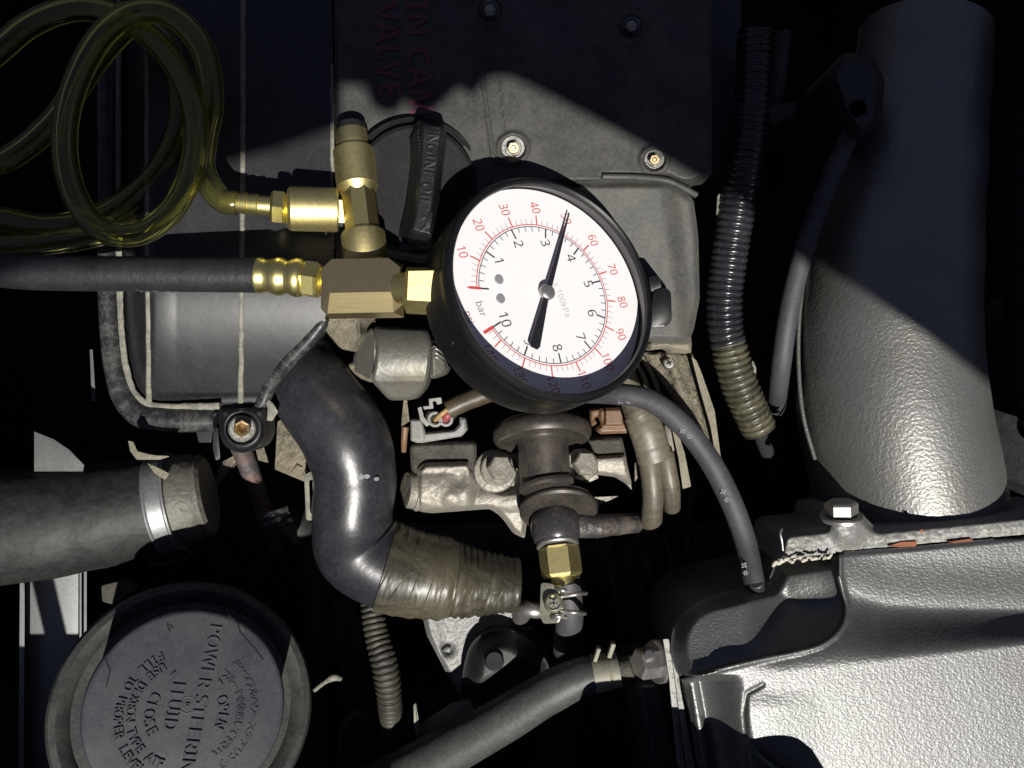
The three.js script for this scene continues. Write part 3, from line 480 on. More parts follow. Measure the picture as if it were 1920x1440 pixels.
  const ng = new THREE.ExtrudeGeometry(sh, { depth: 1.6, bevelEnabled: false }); ng.translate(0, 0, 12); ng.deleteAttribute('uv'); part(t, 'needle', set(ng), M.blackGloss, 'slim black needle with broad tail');
  { let g = new THREE.LatheGeometry([[0, 0], [6, 0], [6, 6], [14, 6], [15, 8], [15, 13], [13, 16], [8, 18], [0, 18.5]].map((v) => new THREE.Vector2(...v)), 32); g.rotateX(Math.PI / 2); g.translate(hub.x, hub.y, 0.3); part(t, 'needle_hub', set(g), M.steel); }
  part(t, 'lens', turn([[0, 28], [198, 28]], 64), M.glass, 'clear flat lens over the dial');
  // boot nubs and hanging hook
  for (const [x, y] of [[848, 462], [853, 640]]) { const p = local(x, y, -20); p.setLength(205); part(t, 'nub', set(new THREE.SphereGeometry(9, 16, 12).translate(p.x, p.y, -16)), M.boot); }
  part(t, 'hook', [plate(round([[1224, 546], [1246, 538], [1258, 546], [1260, 600], [1250, 612], [1220, 614]], 7), 46, 16, 2), plate(round([[1216, 520], [1232, 517], [1240, 524], [1241, 542], [1220, 548]], 6), 45, 14, 2)], M.boot, 'square black block on the right edge');
  // brass stem: square nut next to the tee block
  const g = new ConvexGeometry([[-28, 31, 34], [26, 33, 34], [28, -24, 34], [-30, -22, 34], [-36, 28, 20], [-40, -26, 20], [30, -50, -14], [-36, -48, -14], [-36, 40, -20], [30, 40, -20], [30, -40, -40], [-36, -40, -40]].map((v) => new V3(...v))); g.deleteAttribute('normal');
  const st = part(t, 'stem_nut', put(toCreasedNormals(g, 0.12), [797, 541, 71], [0.1, 0.02, -0.02]), M.brassSatin, 'square brass nut between tee block and boot');
  part(st, 'neck', [rod([748, 540, 66], [784, 541, 70], 30, 30, 3), rod([820, 541, 71], [856, 541, 70], 33, 33, 3)], M.brass);
}
lift = 0;
// ------------------------------------------------------------------ power steering reservoir
{
  const t = thing('power_steering_reservoir', 'black fluid reservoir with round grey embossed cap at the lower left', 'reservoir');
  const a = [347, 1328, 6], b = [349, 1328, 38], L = lenPx(a, b);
  part(t, 'body', lathe(a, b, [[150, -320], [190, -300], [206, -260], [206, -30], [224, -22]], 72, 0.5), M.psRing);
  part(t, 'collar', lathe(a, b, [[204, -40], [226, -34], [233, -20], [234, -2], [228, 8], [216, 12], [202, 6], [194, -6], [160, -6]], 96, 0.7), M.psRing);
  const cap = part(t, 'cap', lathe(a, b, [[165, -14], [165, L - 22], [164, L - 8], [161, L - 2], [158, L], [155, L + 0.6], [0, L + 0.6]], 96, 0.5), M.psCap, 'grey cap with raised instructions');
  // raised lettering lies on the cap's tilted face
  const A = P(...a), ax = P(...b).sub(A).normalize(), k = K(a[2]), top = A.clone().addScaledVector(ax, (L + 0.4) * k);
  const xr = new V3(1, 0, 0).addScaledVector(ax, -ax.x).normalize(), yr = new V3().crossVectors(ax, xr), F3 = new THREE.Matrix4().makeBasis(xr, yr, ax).setPosition(top);
  const rk = K(38) / k;
  const lay = (g, x, y, deg) => { // pixel centre on the cap, reading direction
    const m = F3.clone().multiply(new THREE.Matrix4().makeScale(k, k, k)).multiply(new THREE.Matrix4().makeTranslation((x - 349) * rk, (1328 - y) * rk, 0)).multiply(new THREE.Matrix4().makeRotationZ(-deg * Math.PI / 180)); g.applyMatrix4(m); return g;
  };
  const word = (str, size, x, y, deg, st = 1, bold = 0.45) => { const g = new TextGeometry(str, { font: F.reg, size, depth: 2.4, curveSegments: 3, bevelEnabled: true, bevelSize: bold, bevelThickness: 0.7, bevelSegments: 1 }); g.computeBoundingBox(); const q = g.boundingBox; g.scale(st, 1, 1); g.translate(-(q.min.x + q.max.x) / 2 * st, -size / 2, 0); g.deleteAttribute('uv'); return lay(g, x, y, deg); };
  // words curved about a centre: each letter on its own angle; dir -1 reads with its feet towards the outside
  const arc = (str, size, cx, cy, r, a0, step, out, st = 1) => [...str].map((ch, i) => { if (ch === ' ') return null; const an = a0 + i * step, x = cx + r * Math.cos(an * Math.PI / 180), y = cy + r * Math.sin(an * Math.PI / 180); return word(ch, size, x, y, out ? an + 90 : an - 90, st); }).filter(Boolean);
  const cx = 352, cy = 1330;
  part(cap, 'lettering', [word('POWER STEERING', 21, 372, 1342, 95, 1.14), word('FLUID', 21, 328, 1326, 95, 1), ...arc('OPEN', 17, cx + 8, cy + 8, 57, -23, 14.5, true), word('-', 17, 410, 1284, 52, 1.6),
    ...arc('CLOSE', 17, cx - 6, cy + 8, 60, 207, -14.5, false), word('-', 17, 318, 1272, 125, 1.6),
    ...arc('USE DEXRON TYPE ATF', 14, cx - 6, cy + 6, 92, 238, -7.2, false), ...arc('FILL TO PROPER LEVEL', 14, cx - 4, cy + 8, 114, 241, -6.2, false)], M.psCap);
  // the Japanese line, each sign from its strokes in a 10 x 10 cell (x, y down)
  const G = { ki: [[1, 3, 9, 2], [0, 6, 10, 5], [4, 0, 6, 10]], ya: [[1, 4, 9, 3], [9, 3, 7, 6], [3, 1, 5, 9]], tu: [[1, 3, 2, 5], [4, 2, 5, 4], [9, 2, 8, 6], [8, 6, 4, 9]], pu: [[0, 2, 8, 2], [8, 2, 7, 6], [7, 6, 3, 10]], ru: [[3, 1, 3, 6], [3, 6, 0, 9], [6, 1, 6, 9], [6, 9, 10, 5]], pa: [[3, 3, 0, 9], [6, 2, 10, 9]], wa: [[1, 2, 9, 2], [1, 2, 1, 5], [9, 2, 8, 6], [8, 6, 4, 10]], bar: [[1, 5, 9, 5]], su: [[1, 2, 8, 2], [8, 2, 0, 10], [5, 6, 10, 10]], te: [[2, 1, 8, 1], [0, 4, 10, 4], [5, 4, 5, 7], [5, 7, 2, 10]], a: [[1, 2, 9, 2], [9, 2, 6, 5], [5, 4, 5, 7], [5, 7, 2, 10]], ri: [[2, 1, 2, 6], [8, 1, 8, 6], [8, 6, 4, 10]], n: [[1, 2, 4, 4], [1, 9, 5, 8], [5, 8, 10, 2]], gu: [[4, 0, 1, 5], [4, 2, 9, 2], [9, 2, 7, 7], [7, 7, 3, 10]],
    fu: [[1, 2, 9, 2], [9, 2, 8, 6], [8, 6, 3, 10]], to: [[4, 0, 4, 10], [4, 4, 9, 6], [7, 1, 8, 3]], wo: [[1, 2, 8, 2], [5, 0, 2, 6], [2, 6, 6, 5], [6, 4, 6, 9], [9, 5, 4, 7], [4, 7, 4, 9], [4, 10, 9, 10]], shi: [[3, 0, 3, 8], [3, 8, 5, 10], [5, 10, 9, 7]], use: [[0, 3, 2, 0], [1, 3, 1, 10], [3, 2, 10, 2], [4, 4, 9, 4], [4, 4, 4, 6], [9, 4, 9, 6], [4, 6, 9, 6], [6, 0, 6, 7], [6, 7, 3, 10], [4, 7, 10, 10]], you: [[2, 1, 9, 1], [2, 1, 2, 7], [2, 7, 0, 10], [9, 1, 9, 10], [5, 1, 5, 10], [2, 4, 9, 4], [2, 7, 9, 7]], te2: [[1, 2, 9, 1], [9, 1, 5, 5], [5, 5, 6, 9], [6, 9, 8, 10]], down: [[0, 1, 10, 1], [5, 1, 5, 10], [5, 4, 8, 6]], sa: [[1, 3, 9, 2], [4, 0, 8, 6], [2, 6, 2, 8], [2, 8, 7, 10]], i: [[2, 2, 3, 8], [3, 8, 4, 7], [8, 3, 9, 7]], dot: [[1, 8, 2, 9], [2, 9, 1, 10]] };
  const sign = (name, size, x, y, deg) => G[name].map(([x0, y0, x1, y1]) => { const l = Math.hypot(x1 - x0, y1 - y0) * size / 10, b = new THREE.BoxGeometry(l + 1.6, 1.9, 2); b.deleteAttribute('uv'); b.rotateZ(-Math.atan2(y1 - y0, x1 - x0)); b.translate(((x0 + x1) / 20 - 0.5) * size, (0.5 - (y0 + y1) / 20) * size, 0.8); return lay(b, x, y, deg); });
  const row = (list, size, cx, cy, r, a0, step) => list.flatMap((nm, i) => { const an = a0 + i * step; return sign(nm, size, cx + r * Math.cos(an * Math.PI / 180), cy + r * Math.sin(an * Math.PI / 180), an + 90); });
  part(cap, 'lettering', [...row(['ki', 'ya', 'tu', 'pu', 'ru', 'pa', 'wa', 'bar', 'su', 'te', 'a', 'ri', 'n', 'gu'], 13, cx + 12, cy + 6, 110, -52, 8.3), ...row(['fu', 'ru', 'bar', 'to', 'wo', 'use', 'you', 'shi', 'te2', 'down', 'sa', 'i', 'dot'], 13, cx + 10, cy + 6, 86, -53, 9.6)], M.psCap);
  const ring = (r, w) => { let g = new THREE.TorusGeometry(r, w, 8, 32); g.deleteAttribute('uv'); return lay(g, 351, 1322, 0); };
  part(cap, 'emblem', [ring(13, 1.2), ring(8, 1), word('G', 7, 351, 1322, 92)], M.psCap, 'small ringed mark in the middle of the cap');
  const scratch = [[407, 1158, 425, 1172], [425, 1172, 432, 1188], [432, 1188, 450, 1206], [450, 1206, 466, 1222], [466, 1222, 480, 1238], [296, 1176, 302, 1190], [302, 1178, 307, 1184], [198, 1244, 208, 1262], [208, 1262, 206, 1290]];
  for (const [x0, y0, x1, y1] of scratch) { const b = new THREE.BoxGeometry(Math.hypot(x1 - x0, y1 - y0), 2.6, 1); b.deleteAttribute('uv'); b.rotateZ(-Math.atan2(y1 - y0, x1 - x0)); b.translate(0, 0, 0.3); part(cap, 'scratch', lay(b, (x0 + x1) / 2, (y0 + y1) / 2, 0), M.black, 'dark gouged scratch mark'); }
}
// ------------------------------------------------------------------ radiator hose, clamp and neck
{
  const t = thing('radiator_hose', 'fat dusty black radiator hose with metal clamp entering from the left', 'hose');
  part(t, 'hose', tube([[-260, 1040, -40, 112], [-60, 996, -28, 110], [80, 982, -26, 104], [180, 968, -28, 98], [270, 950, -30, 92], [326, 940, -32, 88]], { n: 120, seg: 56, prof: (s, a) => 1 + 0.012 * (vn(s / 300, a / 6.28, 9, 5) - 0.5) }), M.radHose);
  const c = part(t, 'clamp', lathe([296, 946, -31], [332, 939, -32], [[84, -2], [93, -2], [95, 0], [94, 3], [92, 5], [92, 30], [94, 33], [93, 36], [84, 36]], 72, 0.5), M.clamp, 'bright metal clamp band');
  part(c, 'clamp_ear', [plate(round([[276, 868], [300, 878], [318, 888], [310, 900], [290, 888]], 3), -10, 4), plate(round([[240, 826], [250, 828], [258, 846], [282, 852], [318, 856], [300, 862], [256, 862], [244, 846]], 2), 6, 6)], M.dustTan);
  part(t, 'neck', lathe([326, 940, -32], [394, 926, -34], [[0, 0], [84, 0], [85, 8], [82, 40], [76, 52], [78, 60], [70, 66], [0, 66]], 60, 0.5), M.neck, 'dusty cast outlet neck');
}
// ------------------------------------------------------------------ radiator seen deep at the left edge
{
  const t = thing('radiator', 'silver radiator edge deep down at the left behind the hoses', 'radiator');
  part(t, 'sunlit_patch_plate', plate([[64, 809], [100, 823], [130, 843], [158, 872], [156, 884], [64, 884]], -16, 3, 1), M.greyPlastic, 'grey plate cut to the outline of a sunlit patch above the radiator hose');  // outline follows a patch of sunlight; the shadow edge is put into the shape
  part(t, 'side_plate', plate([[49, 930], [148, 930], [146, 1500], [46, 1500]], -118, 6, 2), M.radiator, 'bright brushed side plate');
  part(t, 'guide_rib', plate([[168, 655], [174, 655], [180, 752], [172, 752]], -60, 10, 1.5), M.greyPlastic);
  part(t, 'flange', [plate([[38, 930], [47, 930], [45, 1500], [34, 1500]], -110, 12, 1.5), plate([[149, 930], [153, 930], [153, 1500], [148, 1500]], -108, 14, 1.5), plate([[157, 930], [163, 930], [162, 1500], [157, 1500]], -106, 14, 1.5)], M.radiator);
}
{ // unseen bars added outside the picture to cast two shadow bands on the radiator plate
  const t = thing('added_shadow_bars', 'added unseen bars beyond the lower left edge of the picture that cast shadow bands', 'shadow bars');
  const up = ([x, y], dh) => P(x, y, -118).addScaledVector(SUN, dh / SUN.y), bar = (a, b, r) => { const g = new THREE.CylinderGeometry(r, r, a.distanceTo(b), 20); g.applyQuaternion(new THREE.Quaternion().setFromUnitVectors(new V3(0, 1, 0), b.clone().sub(a).normalize())); g.translate(...a.clone().add(b).multiplyScalar(0.5).toArray()); return g; };
  part(t, 'rod', bar(up([56, 985], 0.215), up([146, 1365], 0.15), 0.0062), M.paint);
  part(t, 'cross_shadow_bar', bar(up([0, 1284], 0.165), up([190, 1296], 0.165), 0.0075), M.paint);
}
// ------------------------------------------------------------------ moulded elbow hose with tape
{
  const t = thing('moulded_elbow_hose', 'glossy black moulded elbow hose bending twice, its lower end wrapped in brown tape', 'hose');
  part(t, 'hose', tube([[548, 620, -50, 52], [562, 680, -44, 66], [594, 742, -36, 79], [648, 822, -34, 82], [666, 896, -36, 77], [661, 968, -38, 75], [676, 1026, -40, 84], [738, 1066, -41, 80], [820, 1083, -43, 68], [880, 1090, -45, 54], [960, 1096, -47, 41]], { n: 220, seg: 64, prof: (s, a, u) => 1 + 0.01 * (vn(s / 260, a / 6.28, 12, 5) - 0.5) }), M.elbow);
  part(t, 'tape', tube([[722, 1062, -40.5, 85], [770, 1075, -41.5, 81], [828, 1084, -43, 77], [868, 1090, -44, 63], [900, 1093, -45, 57], [972, 1097, -47, 46]], { n: 420, seg: 72, prof: (s, a, u) => {
    const w = s + 16 * Math.sin(a - 0.6) + 5 * vn(a / 6.28, s / 400, 14, 8), pitch = u < 0.52 ? 26 : 14, f = ((w % pitch) + pitch) % pitch / pitch;
    return 1 + (u < 0.52 ? 0.03 : 0.13) * (f - 0.5) + (u > 0.5 ? 0.03 * sm(0.5, 0.54, u) : 0) + 0.03 * (vn(s / 120, a / 6.28, 14, 3) - 0.5) * (u > 0.5 ? 2 : 1) - 0.03 * sm(0.985, 1, f);
  } }), M.tape, 'dusty brown tape wound round the lower end');
  part(t, 'tape_tail', tube([[806, 1146, -58, 8], [826, 1152, -58, 10], [840, 1146, -58, 7]], { n: 20, seg: 10, flat: 0.3 }), M.tape);
  part(t, 'moulding_tab', [put(new THREE.CylinderGeometry(13, 13, 6, 24), [654, 1103, -52], [1.2, 0, 0.3])], M.elbow);
  part(t, 'hose_clip', [plate(round([[570, 890], [592, 880], [598, 975], [574, 976]], 6), -34, 12, 1.5, [round([[578, 900], [588, 897], [588, 962], [580, 964]], 2)])], M.ribDust);
  const sp = []; for (const [x, y, r] of [[640, 894, 9], [676, 894, 7], [688, 893, 6], [706, 898, 5]]) sp.push(put(new THREE.SphereGeometry(r, 14, 8).scale(1, 0.75, 0.07), [x, y, -36.1 + 18.65 * Math.sqrt(1 - ((x - 666) / 80) ** 2)], [0, (x - 664) / 90, 0]));
  part(t, 'chalky_spot', sp, M.letterGrey, 'pale dried drops on the bend');
}
// ------------------------------------------------------------------ fuel rail with plug and bolts
const cyl = (y, yc, r, h) => h - r * 0.22 + 0.22 * Math.sqrt(Math.max(0, r * r - (y - yc) ** 2));
{
  const t = thing('fuel_rail', 'dusty grey cast fuel rail with end plug and hex bolts below the gauge', 'fuel rail');
  const left = round([[783, 880], [796, 868], [878, 866, 4], [888, 880], [906, 908, 20], [940, 922], [982, 918], [990, 962], [984, 1010], [962, 1000, 8], [940, 968, 20], [918, 954], [788, 964], [780, 950]], 6);
  part(t, 'body', sculpt(left, (x, y, d) => {
    let h = -64; h = Math.max(h, cyl(y, 918, 50, -44) - 20 * sm(870, 935, x)); h = Math.max(h, -46 - 0.05 * (y - 870) * (y - 870) * 0.02 - 18 * sm(878, 890, x));
    h = Math.max(h, cyl(y, 938, 26, -50)); if (x > 925) h = Math.max(h, -52 - 0.012 * (x - 925) - 0.05 * Math.max(0, y - 950));
    h += 1.4 * Math.exp(-Math.pow(Math.hypot(x - 846, y - 938) / 16, 4)); h -= 3 * Math.exp(-Math.pow(Math.hypot(x - 862, y - 900) / 18, 2));
    return h - 3.5 * sm(-9, 0, d) + 0.7 * (fbm(x / 90, y / 90, 5, 3, 7) - 0.5);
  }, { cell: 2.5, depth: 24 }), M.rail);
  const pl = part(t, 'end_plug', lathe([786, 921, -56], [758, 919, -53], [[0, 0], [38, 0], [40, 6], [38, 12], [35, 13], [35, 24], [33, 27], [0, 27]], 48, 0.4), M.rail);
  part(t, 'bolt_boss', [lathe([926, 884, -64], [928, 883, -50], [[0, 0], [40, 0], [40, 44], [37, 50], [30, 52], [0, 52]], 48, 0.5), sculpt(round([[944, 850], [982, 850], [982, 930], [950, 930]], 4), () => -57, { cell: 6, depth: 12 })], M.rail);
  for (const [x, y, x2, y2, h, r] of [[930, 880, 940, 876, -51, 26], [1088, 872, 1100, 868, -50, 25]]) {
    const b = part(t, 'bolt', nut([x + 3, y, h], [x2, y2, h + 9], r * 0.92, 0.5), M.rail, x < 1000 ? 'hex bolt left of the damper' : 'hex bolt right of the damper');
    part(b, 'washer', rod([x, y, h - 1.5], [x + 4, y - 1, h + 2], r * 1.22, r * 1.22, 2, 40), M.rail);
  }
  part(t, 'arm', sculpt(round([[1112, 856], [1172, 852], [1178, 880], [1188, 922], [1172, 906], [1152, 894], [1116, 890]], 4), (x, y, d) => cyl(y, 866, 40, -50) - 2 * sm(-6, 0, d), { cell: 2.5, depth: 6 }), M.rail, 'right-hand arm of the rail');
  part(t, 'bracket_tip', [plate(round([[1120, 888], [1096, 902], [1100, 906], [1122, 897]], 1), -56, 3, 0.8), plate([[1108, 932], [1160, 930], [1134, 942], [1122, 950], [1104, 950]], -58, 4, 1)], M.rail);
}
{
  const t = thing('foam_pad', 'dark speckled foam pad above the left end of the fuel rail', 'pad', 'foam pads');
  part(t, 'pad', sculpt(round([[768, 832], [893, 828], [894, 900], [772, 900]], 12), (x, y, d) => -52 - 2 * sm(-5, 0, d), { cell: 3, depth: 16 }), M.dustDark);
  const u = thing('foam_pad', 'dark foam pad between the brown connector and the rail arm', 'pad', 'foam pads');
  part(u, 'pad', sculpt(round([[1096, 822], [1166, 819], [1176, 864], [1122, 864]], 6), (x, y, d) => -54 - 2 * sm(-5, 0, d), { cell: 3, depth: 14 }), M.dustDark);
}
// ------------------------------------------------------------------ fuel pressure damper
{
  const t = thing('fuel_pressure_damper', 'mushroom-shaped dusty dark metal damper standing under the gauge', 'damper');
  const A = [1024, 915, -34], B = [1014, 782, -45], k = lenPx(A, B);
  part(t, 'neck', lathe(A, B, [[0, 0], [46, 0], [48, 3], [48, k * 0.62], [52, k * 0.67], [0, k * 0.7]], 56, 0.7), M.damper);
  part(t, 'head', lathe(A, B, [[0, k * 0.66], [56, k * 0.66], [72, k * 0.665], [79, k * 0.66], [83, k * 0.64], [89, k * 0.65], [94, k * 0.7], [95, k * 0.77], [92, k * 0.84], [84, k * 0.9], [60, k * 0.95], [0, k * 0.97]], 72, 0.6), M.damper);
  part(t, 'base_ring', lathe([1026, 917, -33], [1022, 896, -35], [[0, 0], [47, 0], [52, 4], [52, 10], [47, 14], [0, 14]], 56, 0.6), M.damper);
  part(t, 'seat_plate', [plate(round([[986, 922], [1064, 908], [1066, 922], [1030, 928], [1014, 934], [984, 932]], 2), -46, 4, 1)], M.alu);
  const f = part(t, 'flange', lathe([1048, 962, -42], [1046, 940, -46], [[0, 0], [70, 0], [74, 4], [74, 8], [70, 11], [72, 15], [68, 20], [0, 22]], 64, 0.5), M.damper);
}
// ------------------------------------------------------------------ banjo union, steel pipe, brass adaptor, hose stub with screw clamp
{
  const t = thing('banjo_union', 'black rounded banjo union with blistered steel pipe going right', 'pipe fitting');
  part(t, 'body', lathe([1044, 1022, -38], [1038, 948, -46], [[0, 0], [34, 0], [41, 6], [46, 20], [47, 36], [45, 52], [38, 64], [30, 70], [0, 72]], 56, 1), M.banjo);
  part(t, 'pipe', tube([[1060, 986, -44, 23], [1090, 986, -46, 23], [1122, 986, -48, 22], [1150, 984, -51, 20], [1184, 981, -56, 19], [1212, 980, -64, 19], [1240, 982, -90, 18]], { n: 90, seg: 32, prof: (s, a) => 1 + 0.05 * (fbm(s / 60, a / 6.28, 10, 3, 4) - 0.5) + (Math.abs(s - 62) < 3 ? 0.06 : 0) }), M.blistered);
  part(t, 'sealing_washer', rod([1046, 1026, -37], [1045, 1018, -38], 40, 40, 2, 48), M.steel);
}
{
  const t = thing('brass_adaptor_nut', 'clean brass hexagon adaptor below the black banjo union', 'brass fitting');
  part(t, 'hexagon', nut([1054, 1082, -33], [1047, 1024, -37], 39, 0.52), M.brassSatin);
  part(t, 'spigot', rod([1058, 1098, -33], [1054, 1078, -34], 24, 24, 2), M.brass);
}
{
  const t = thing('clamped_hose_stub', 'short grey rubber hose below the brass hexagon, held by a screw wire clamp', 'hose');
  part(t, 'hose', tube([[1062, 1080, -36, 25], [1066, 1110, -37, 25], [1068, 1150, -40, 26], [1066, 1184, -48, 26], [1062, 1215, -75, 26]], { n: 60, seg: 36 }), M.thinHose);
  const cl = part(t, 'clamp_plate', plate(round([[1014, 1092], [1034, 1094], [1052, 1104], [1056, 1140], [1048, 1168], [1018, 1170], [1012, 1150]], 7), (x, y) => -26 + 0.06 * (x - 1034), 2.4, 1), M.zinc, 'yellowish clamp plate');
  const sc = part(t, 'clamp_screw', lathe([1038, 1131, -26], [1038, 1130, -18], [[0, 0], [18, 0], [18.5, 12], [16, 18], [13, 20], [12, 17], [0, 17]], 40, 0.6), M.zinc, 'cross-head screw');
  part(sc, 'cross_slot', [[0.8, 0], [0.8, Math.PI / 2]].map(([a, b]) => put(new THREE.BoxGeometry(18, 4.4, 1.6), [1038, 1130, -21.6], [0, 0, a + b])), M.black);
  part(t, 'clamp_wire', [tube([[1052, 1118, -24, 4.5], [1080, 1114, -23, 4.5], [1094, 1112, -28, 4.5], [1098, 1112, -40, 4.5]], { n: 30, seg: 12 }), tube([[1052, 1147, -25, 4.5], [1078, 1148, -23, 4.5], [1090, 1149, -28, 4.5], [1096, 1150, -40, 4.5]], { n: 30, seg: 12 }), tube([[1042, 1102, -26, 5], [1054, 1106, -23.5, 5], [1062, 1108, -24, 4]], { n: 20, seg: 10 }), tube([[1034, 1158, -26, 5], [1046, 1155, -23.5, 5], [1062, 1158, -25, 4]], { n: 20, seg: 10 })], M.steel);
}
{
  const t = thing('bent_steel_pipe', 'short bright bent steel pipe end beside the screw clamp', 'pipe');
  part(t, 'pipe', tube([[1020, 1146, -46, 14], [1000, 1144, -44, 15], [986, 1142, -46, 16], [978, 1150, -56, 17], [980, 1170, -80, 17]], { n: 40, seg: 28 }), M.steel);
}
// ------------------------------------------------------------------ aluminium sensor housing
{
  const t = thing('sensor_housing', 'scuffed aluminium half-round sensor housing left of the gauge boot', 'housing');
  const out = round([[701, 612, 8], [800, 616, 12], [808, 640, 10], [806, 680, 14], [800, 722, 16], [776, 750, 12], [730, 751, 10], [696, 714, 8], [702, 688], [706, 650]], 0);
  part(t, 'cover', sculpt(out, (x, y, d) => { const v = clamp((Math.min(y, 712) - 672) / 70, -0.97, 1); const h = -20 - 15.4 * (1 - Math.sqrt(1 - v * v)) - 0.2 * Math.max(0, y - 712) * sm(704, 722, y); return h - 1.2 * sm(-5, 0, d); }, { cell: 2, depth: 18 }), M.alu);
  part(t, 'side_web', sculpt(round([[698, 614], [706, 640], [706, 690], [697, 712], [664, 696], [662, 672], [676, 628]], 5), (x, y, d) => -24 - 0.26 * (704 - x) - 0.04 * Math.abs(y - 655) - 1.5 * sm(-4, 0, d), { cell: 2, depth: 16 }), M.alu);
  part(t, 'foot', sculpt(round([[652, 684], [668, 676], [668, 694], [700, 706], [697, 718], [656, 702]], 5), (x, y, d) => -36 - 1.5 * sm(-4, 0, d), { cell: 2, depth: 14 }), M.dust);
  part(t, 'far_lobe', [sculpt(round([[806, 640], [822, 640], [842, 690], [834, 702], [808, 711]], 6), (x, y, d) => -32 - 0.12 * (x - 806) - 2 * sm(-6, 0, d), { cell: 2, depth: 14 })], M.alu);
  part(t, 'spring_wire', [0, 1, 2].map((i) => tube([[806, 652 + i * 7, -28, 2], [818, 654 + i * 8, -26, 2], [832, 664 + i * 8, -29, 2]], { n: 16, seg: 8 })), M.steel);
}
// ------------------------------------------------------------------ grey connector with wires, brown connector
{
  const t = thing('grey_wire_connector', 'pale grey plastic plug with a red and a yellow wire in a brown sleeve', 'connector');
  const rim = round([[762, 790], [772, 784], [789, 789], [800, 808], [854, 806], [868, 790], [860, 780], [874, 784], [876, 806], [868, 818], [786, 831], [770, 826]], 4);
  part(t, 'shell', [sculpt(round([[770, 786], [790, 786], [797, 810], [799, 826], [784, 831], [770, 826]], 3), (x, y, d) => -46 - 1.5 * sm(-4, 0, d), { cell: 2, depth: 12 }), sculpt(round([[786, 812], [800, 811], [852, 806], [862, 796], [862, 782], [872, 784], [876, 806], [866, 818], [788, 831]], 3), (x, y, d) => -47 - 1.5 * sm(-4, 0, d), { cell: 2, depth: 12 })], M.pale);
  part(t, 'ridge', [0, 1, 2, 3].map((i) => rod([773 + i * 4, 789, -45.5], [774 + i * 4.4, 824, -45.5], 1.3, 1.3, 0.3, 8)), M.pale);
  part(t, 'latch', [plate(round([[783, 765], [790, 762], [795, 782], [806, 796], [800, 800], [788, 788]], 2), -43, 4, 1), plate(round([[793, 762], [805, 761], [804, 748], [827, 745], [829, 756], [820, 759], [817, 752], [811, 753], [813, 766], [795, 768]], 1.5), -42, 3, 0.8)], M.pale);
  const ring = (x, y, r) => { const g = new THREE.TorusGeometry(r, 3.2, 10, 28); return put(g, [x, y, -44]); };
  part(t, 'seal', [ring(816, 786, 12), ring(836, 786, 11)], M.pale);
  part(t, 'insert', plate(round([[796, 770], [858, 776], [850, 806], [802, 808]], 4), -56, 4), M.black);
  part(t, 'wire', tube([[814, 790, -48, 5], [826, 778, -42, 4.6], [842, 766, -42, 4.6], [862, 756, -42, 4]], { n: 24, seg: 14 }), M.yellow, 'yellow wire');
  part(t, 'wire', tube([[833, 790, -48, 8], [838, 780, -43, 8], [850, 770, -44, 7], [866, 760, -44, 5]], { n: 24, seg: 16 }), M.red, 'red wire');
  part(t, 'sleeve', tube([[838, 769, -43, 17], [870, 754, -44, 18], [920, 734, -46, 19], [980, 712, -50, 19]], { n: 40, seg: 28, prof: (s, a) => 1 + 0.03 * (vn(s / 80, a / 6.28, 8, 2) - 0.5) }), M.sleeve, 'brown insulating sleeve');
}
{
  const t = thing('brown_wire_connector', 'brown plastic plug to the right of the damper head', 'connector');
  part(t, 'shell', [sculpt(round([[1124, 766], [1168, 764], [1174, 772], [1176, 798], [1182, 802], [1182, 812], [1124, 814], [1118, 804], [1128, 796], [1122, 782]], 4), (x, y, d) => -46 - 1.5 * sm(-5, 0, d) - 3 * sm(798, 802, y) * 0 + (x > 1134 && x < 1168 && y < 798 ? 2.5 : 0), { cell: 2, depth: 14 }), sculpt(round([[1106, 768], [1128, 764], [1132, 778], [1114, 784], [1120, 794], [1110, 800], [1106, 786]], 3), (x, y, d) => -48 - 1.5 * sm(-4, 0, d), { cell: 2, depth: 10 })], M.brown);
}
{
  const t = thing('bleed_pipe_tab', 'narrow dusty metal tab hanging between sensor housing and grey plug', 'bracket');
  part(t, 'strip', plate(round([[757, 748], [763, 748], [768, 790], [752, 800], [754, 776]], 2), -46, 3, 0.8), M.dust);
  part(t, 'pin', tube([[760, 800, -47, 7], [758, 822, -48, 6], [757, 846, -52, 5]], { n: 20, seg: 14 }), M.brown, 'rust-brown pin at its lower end');
}
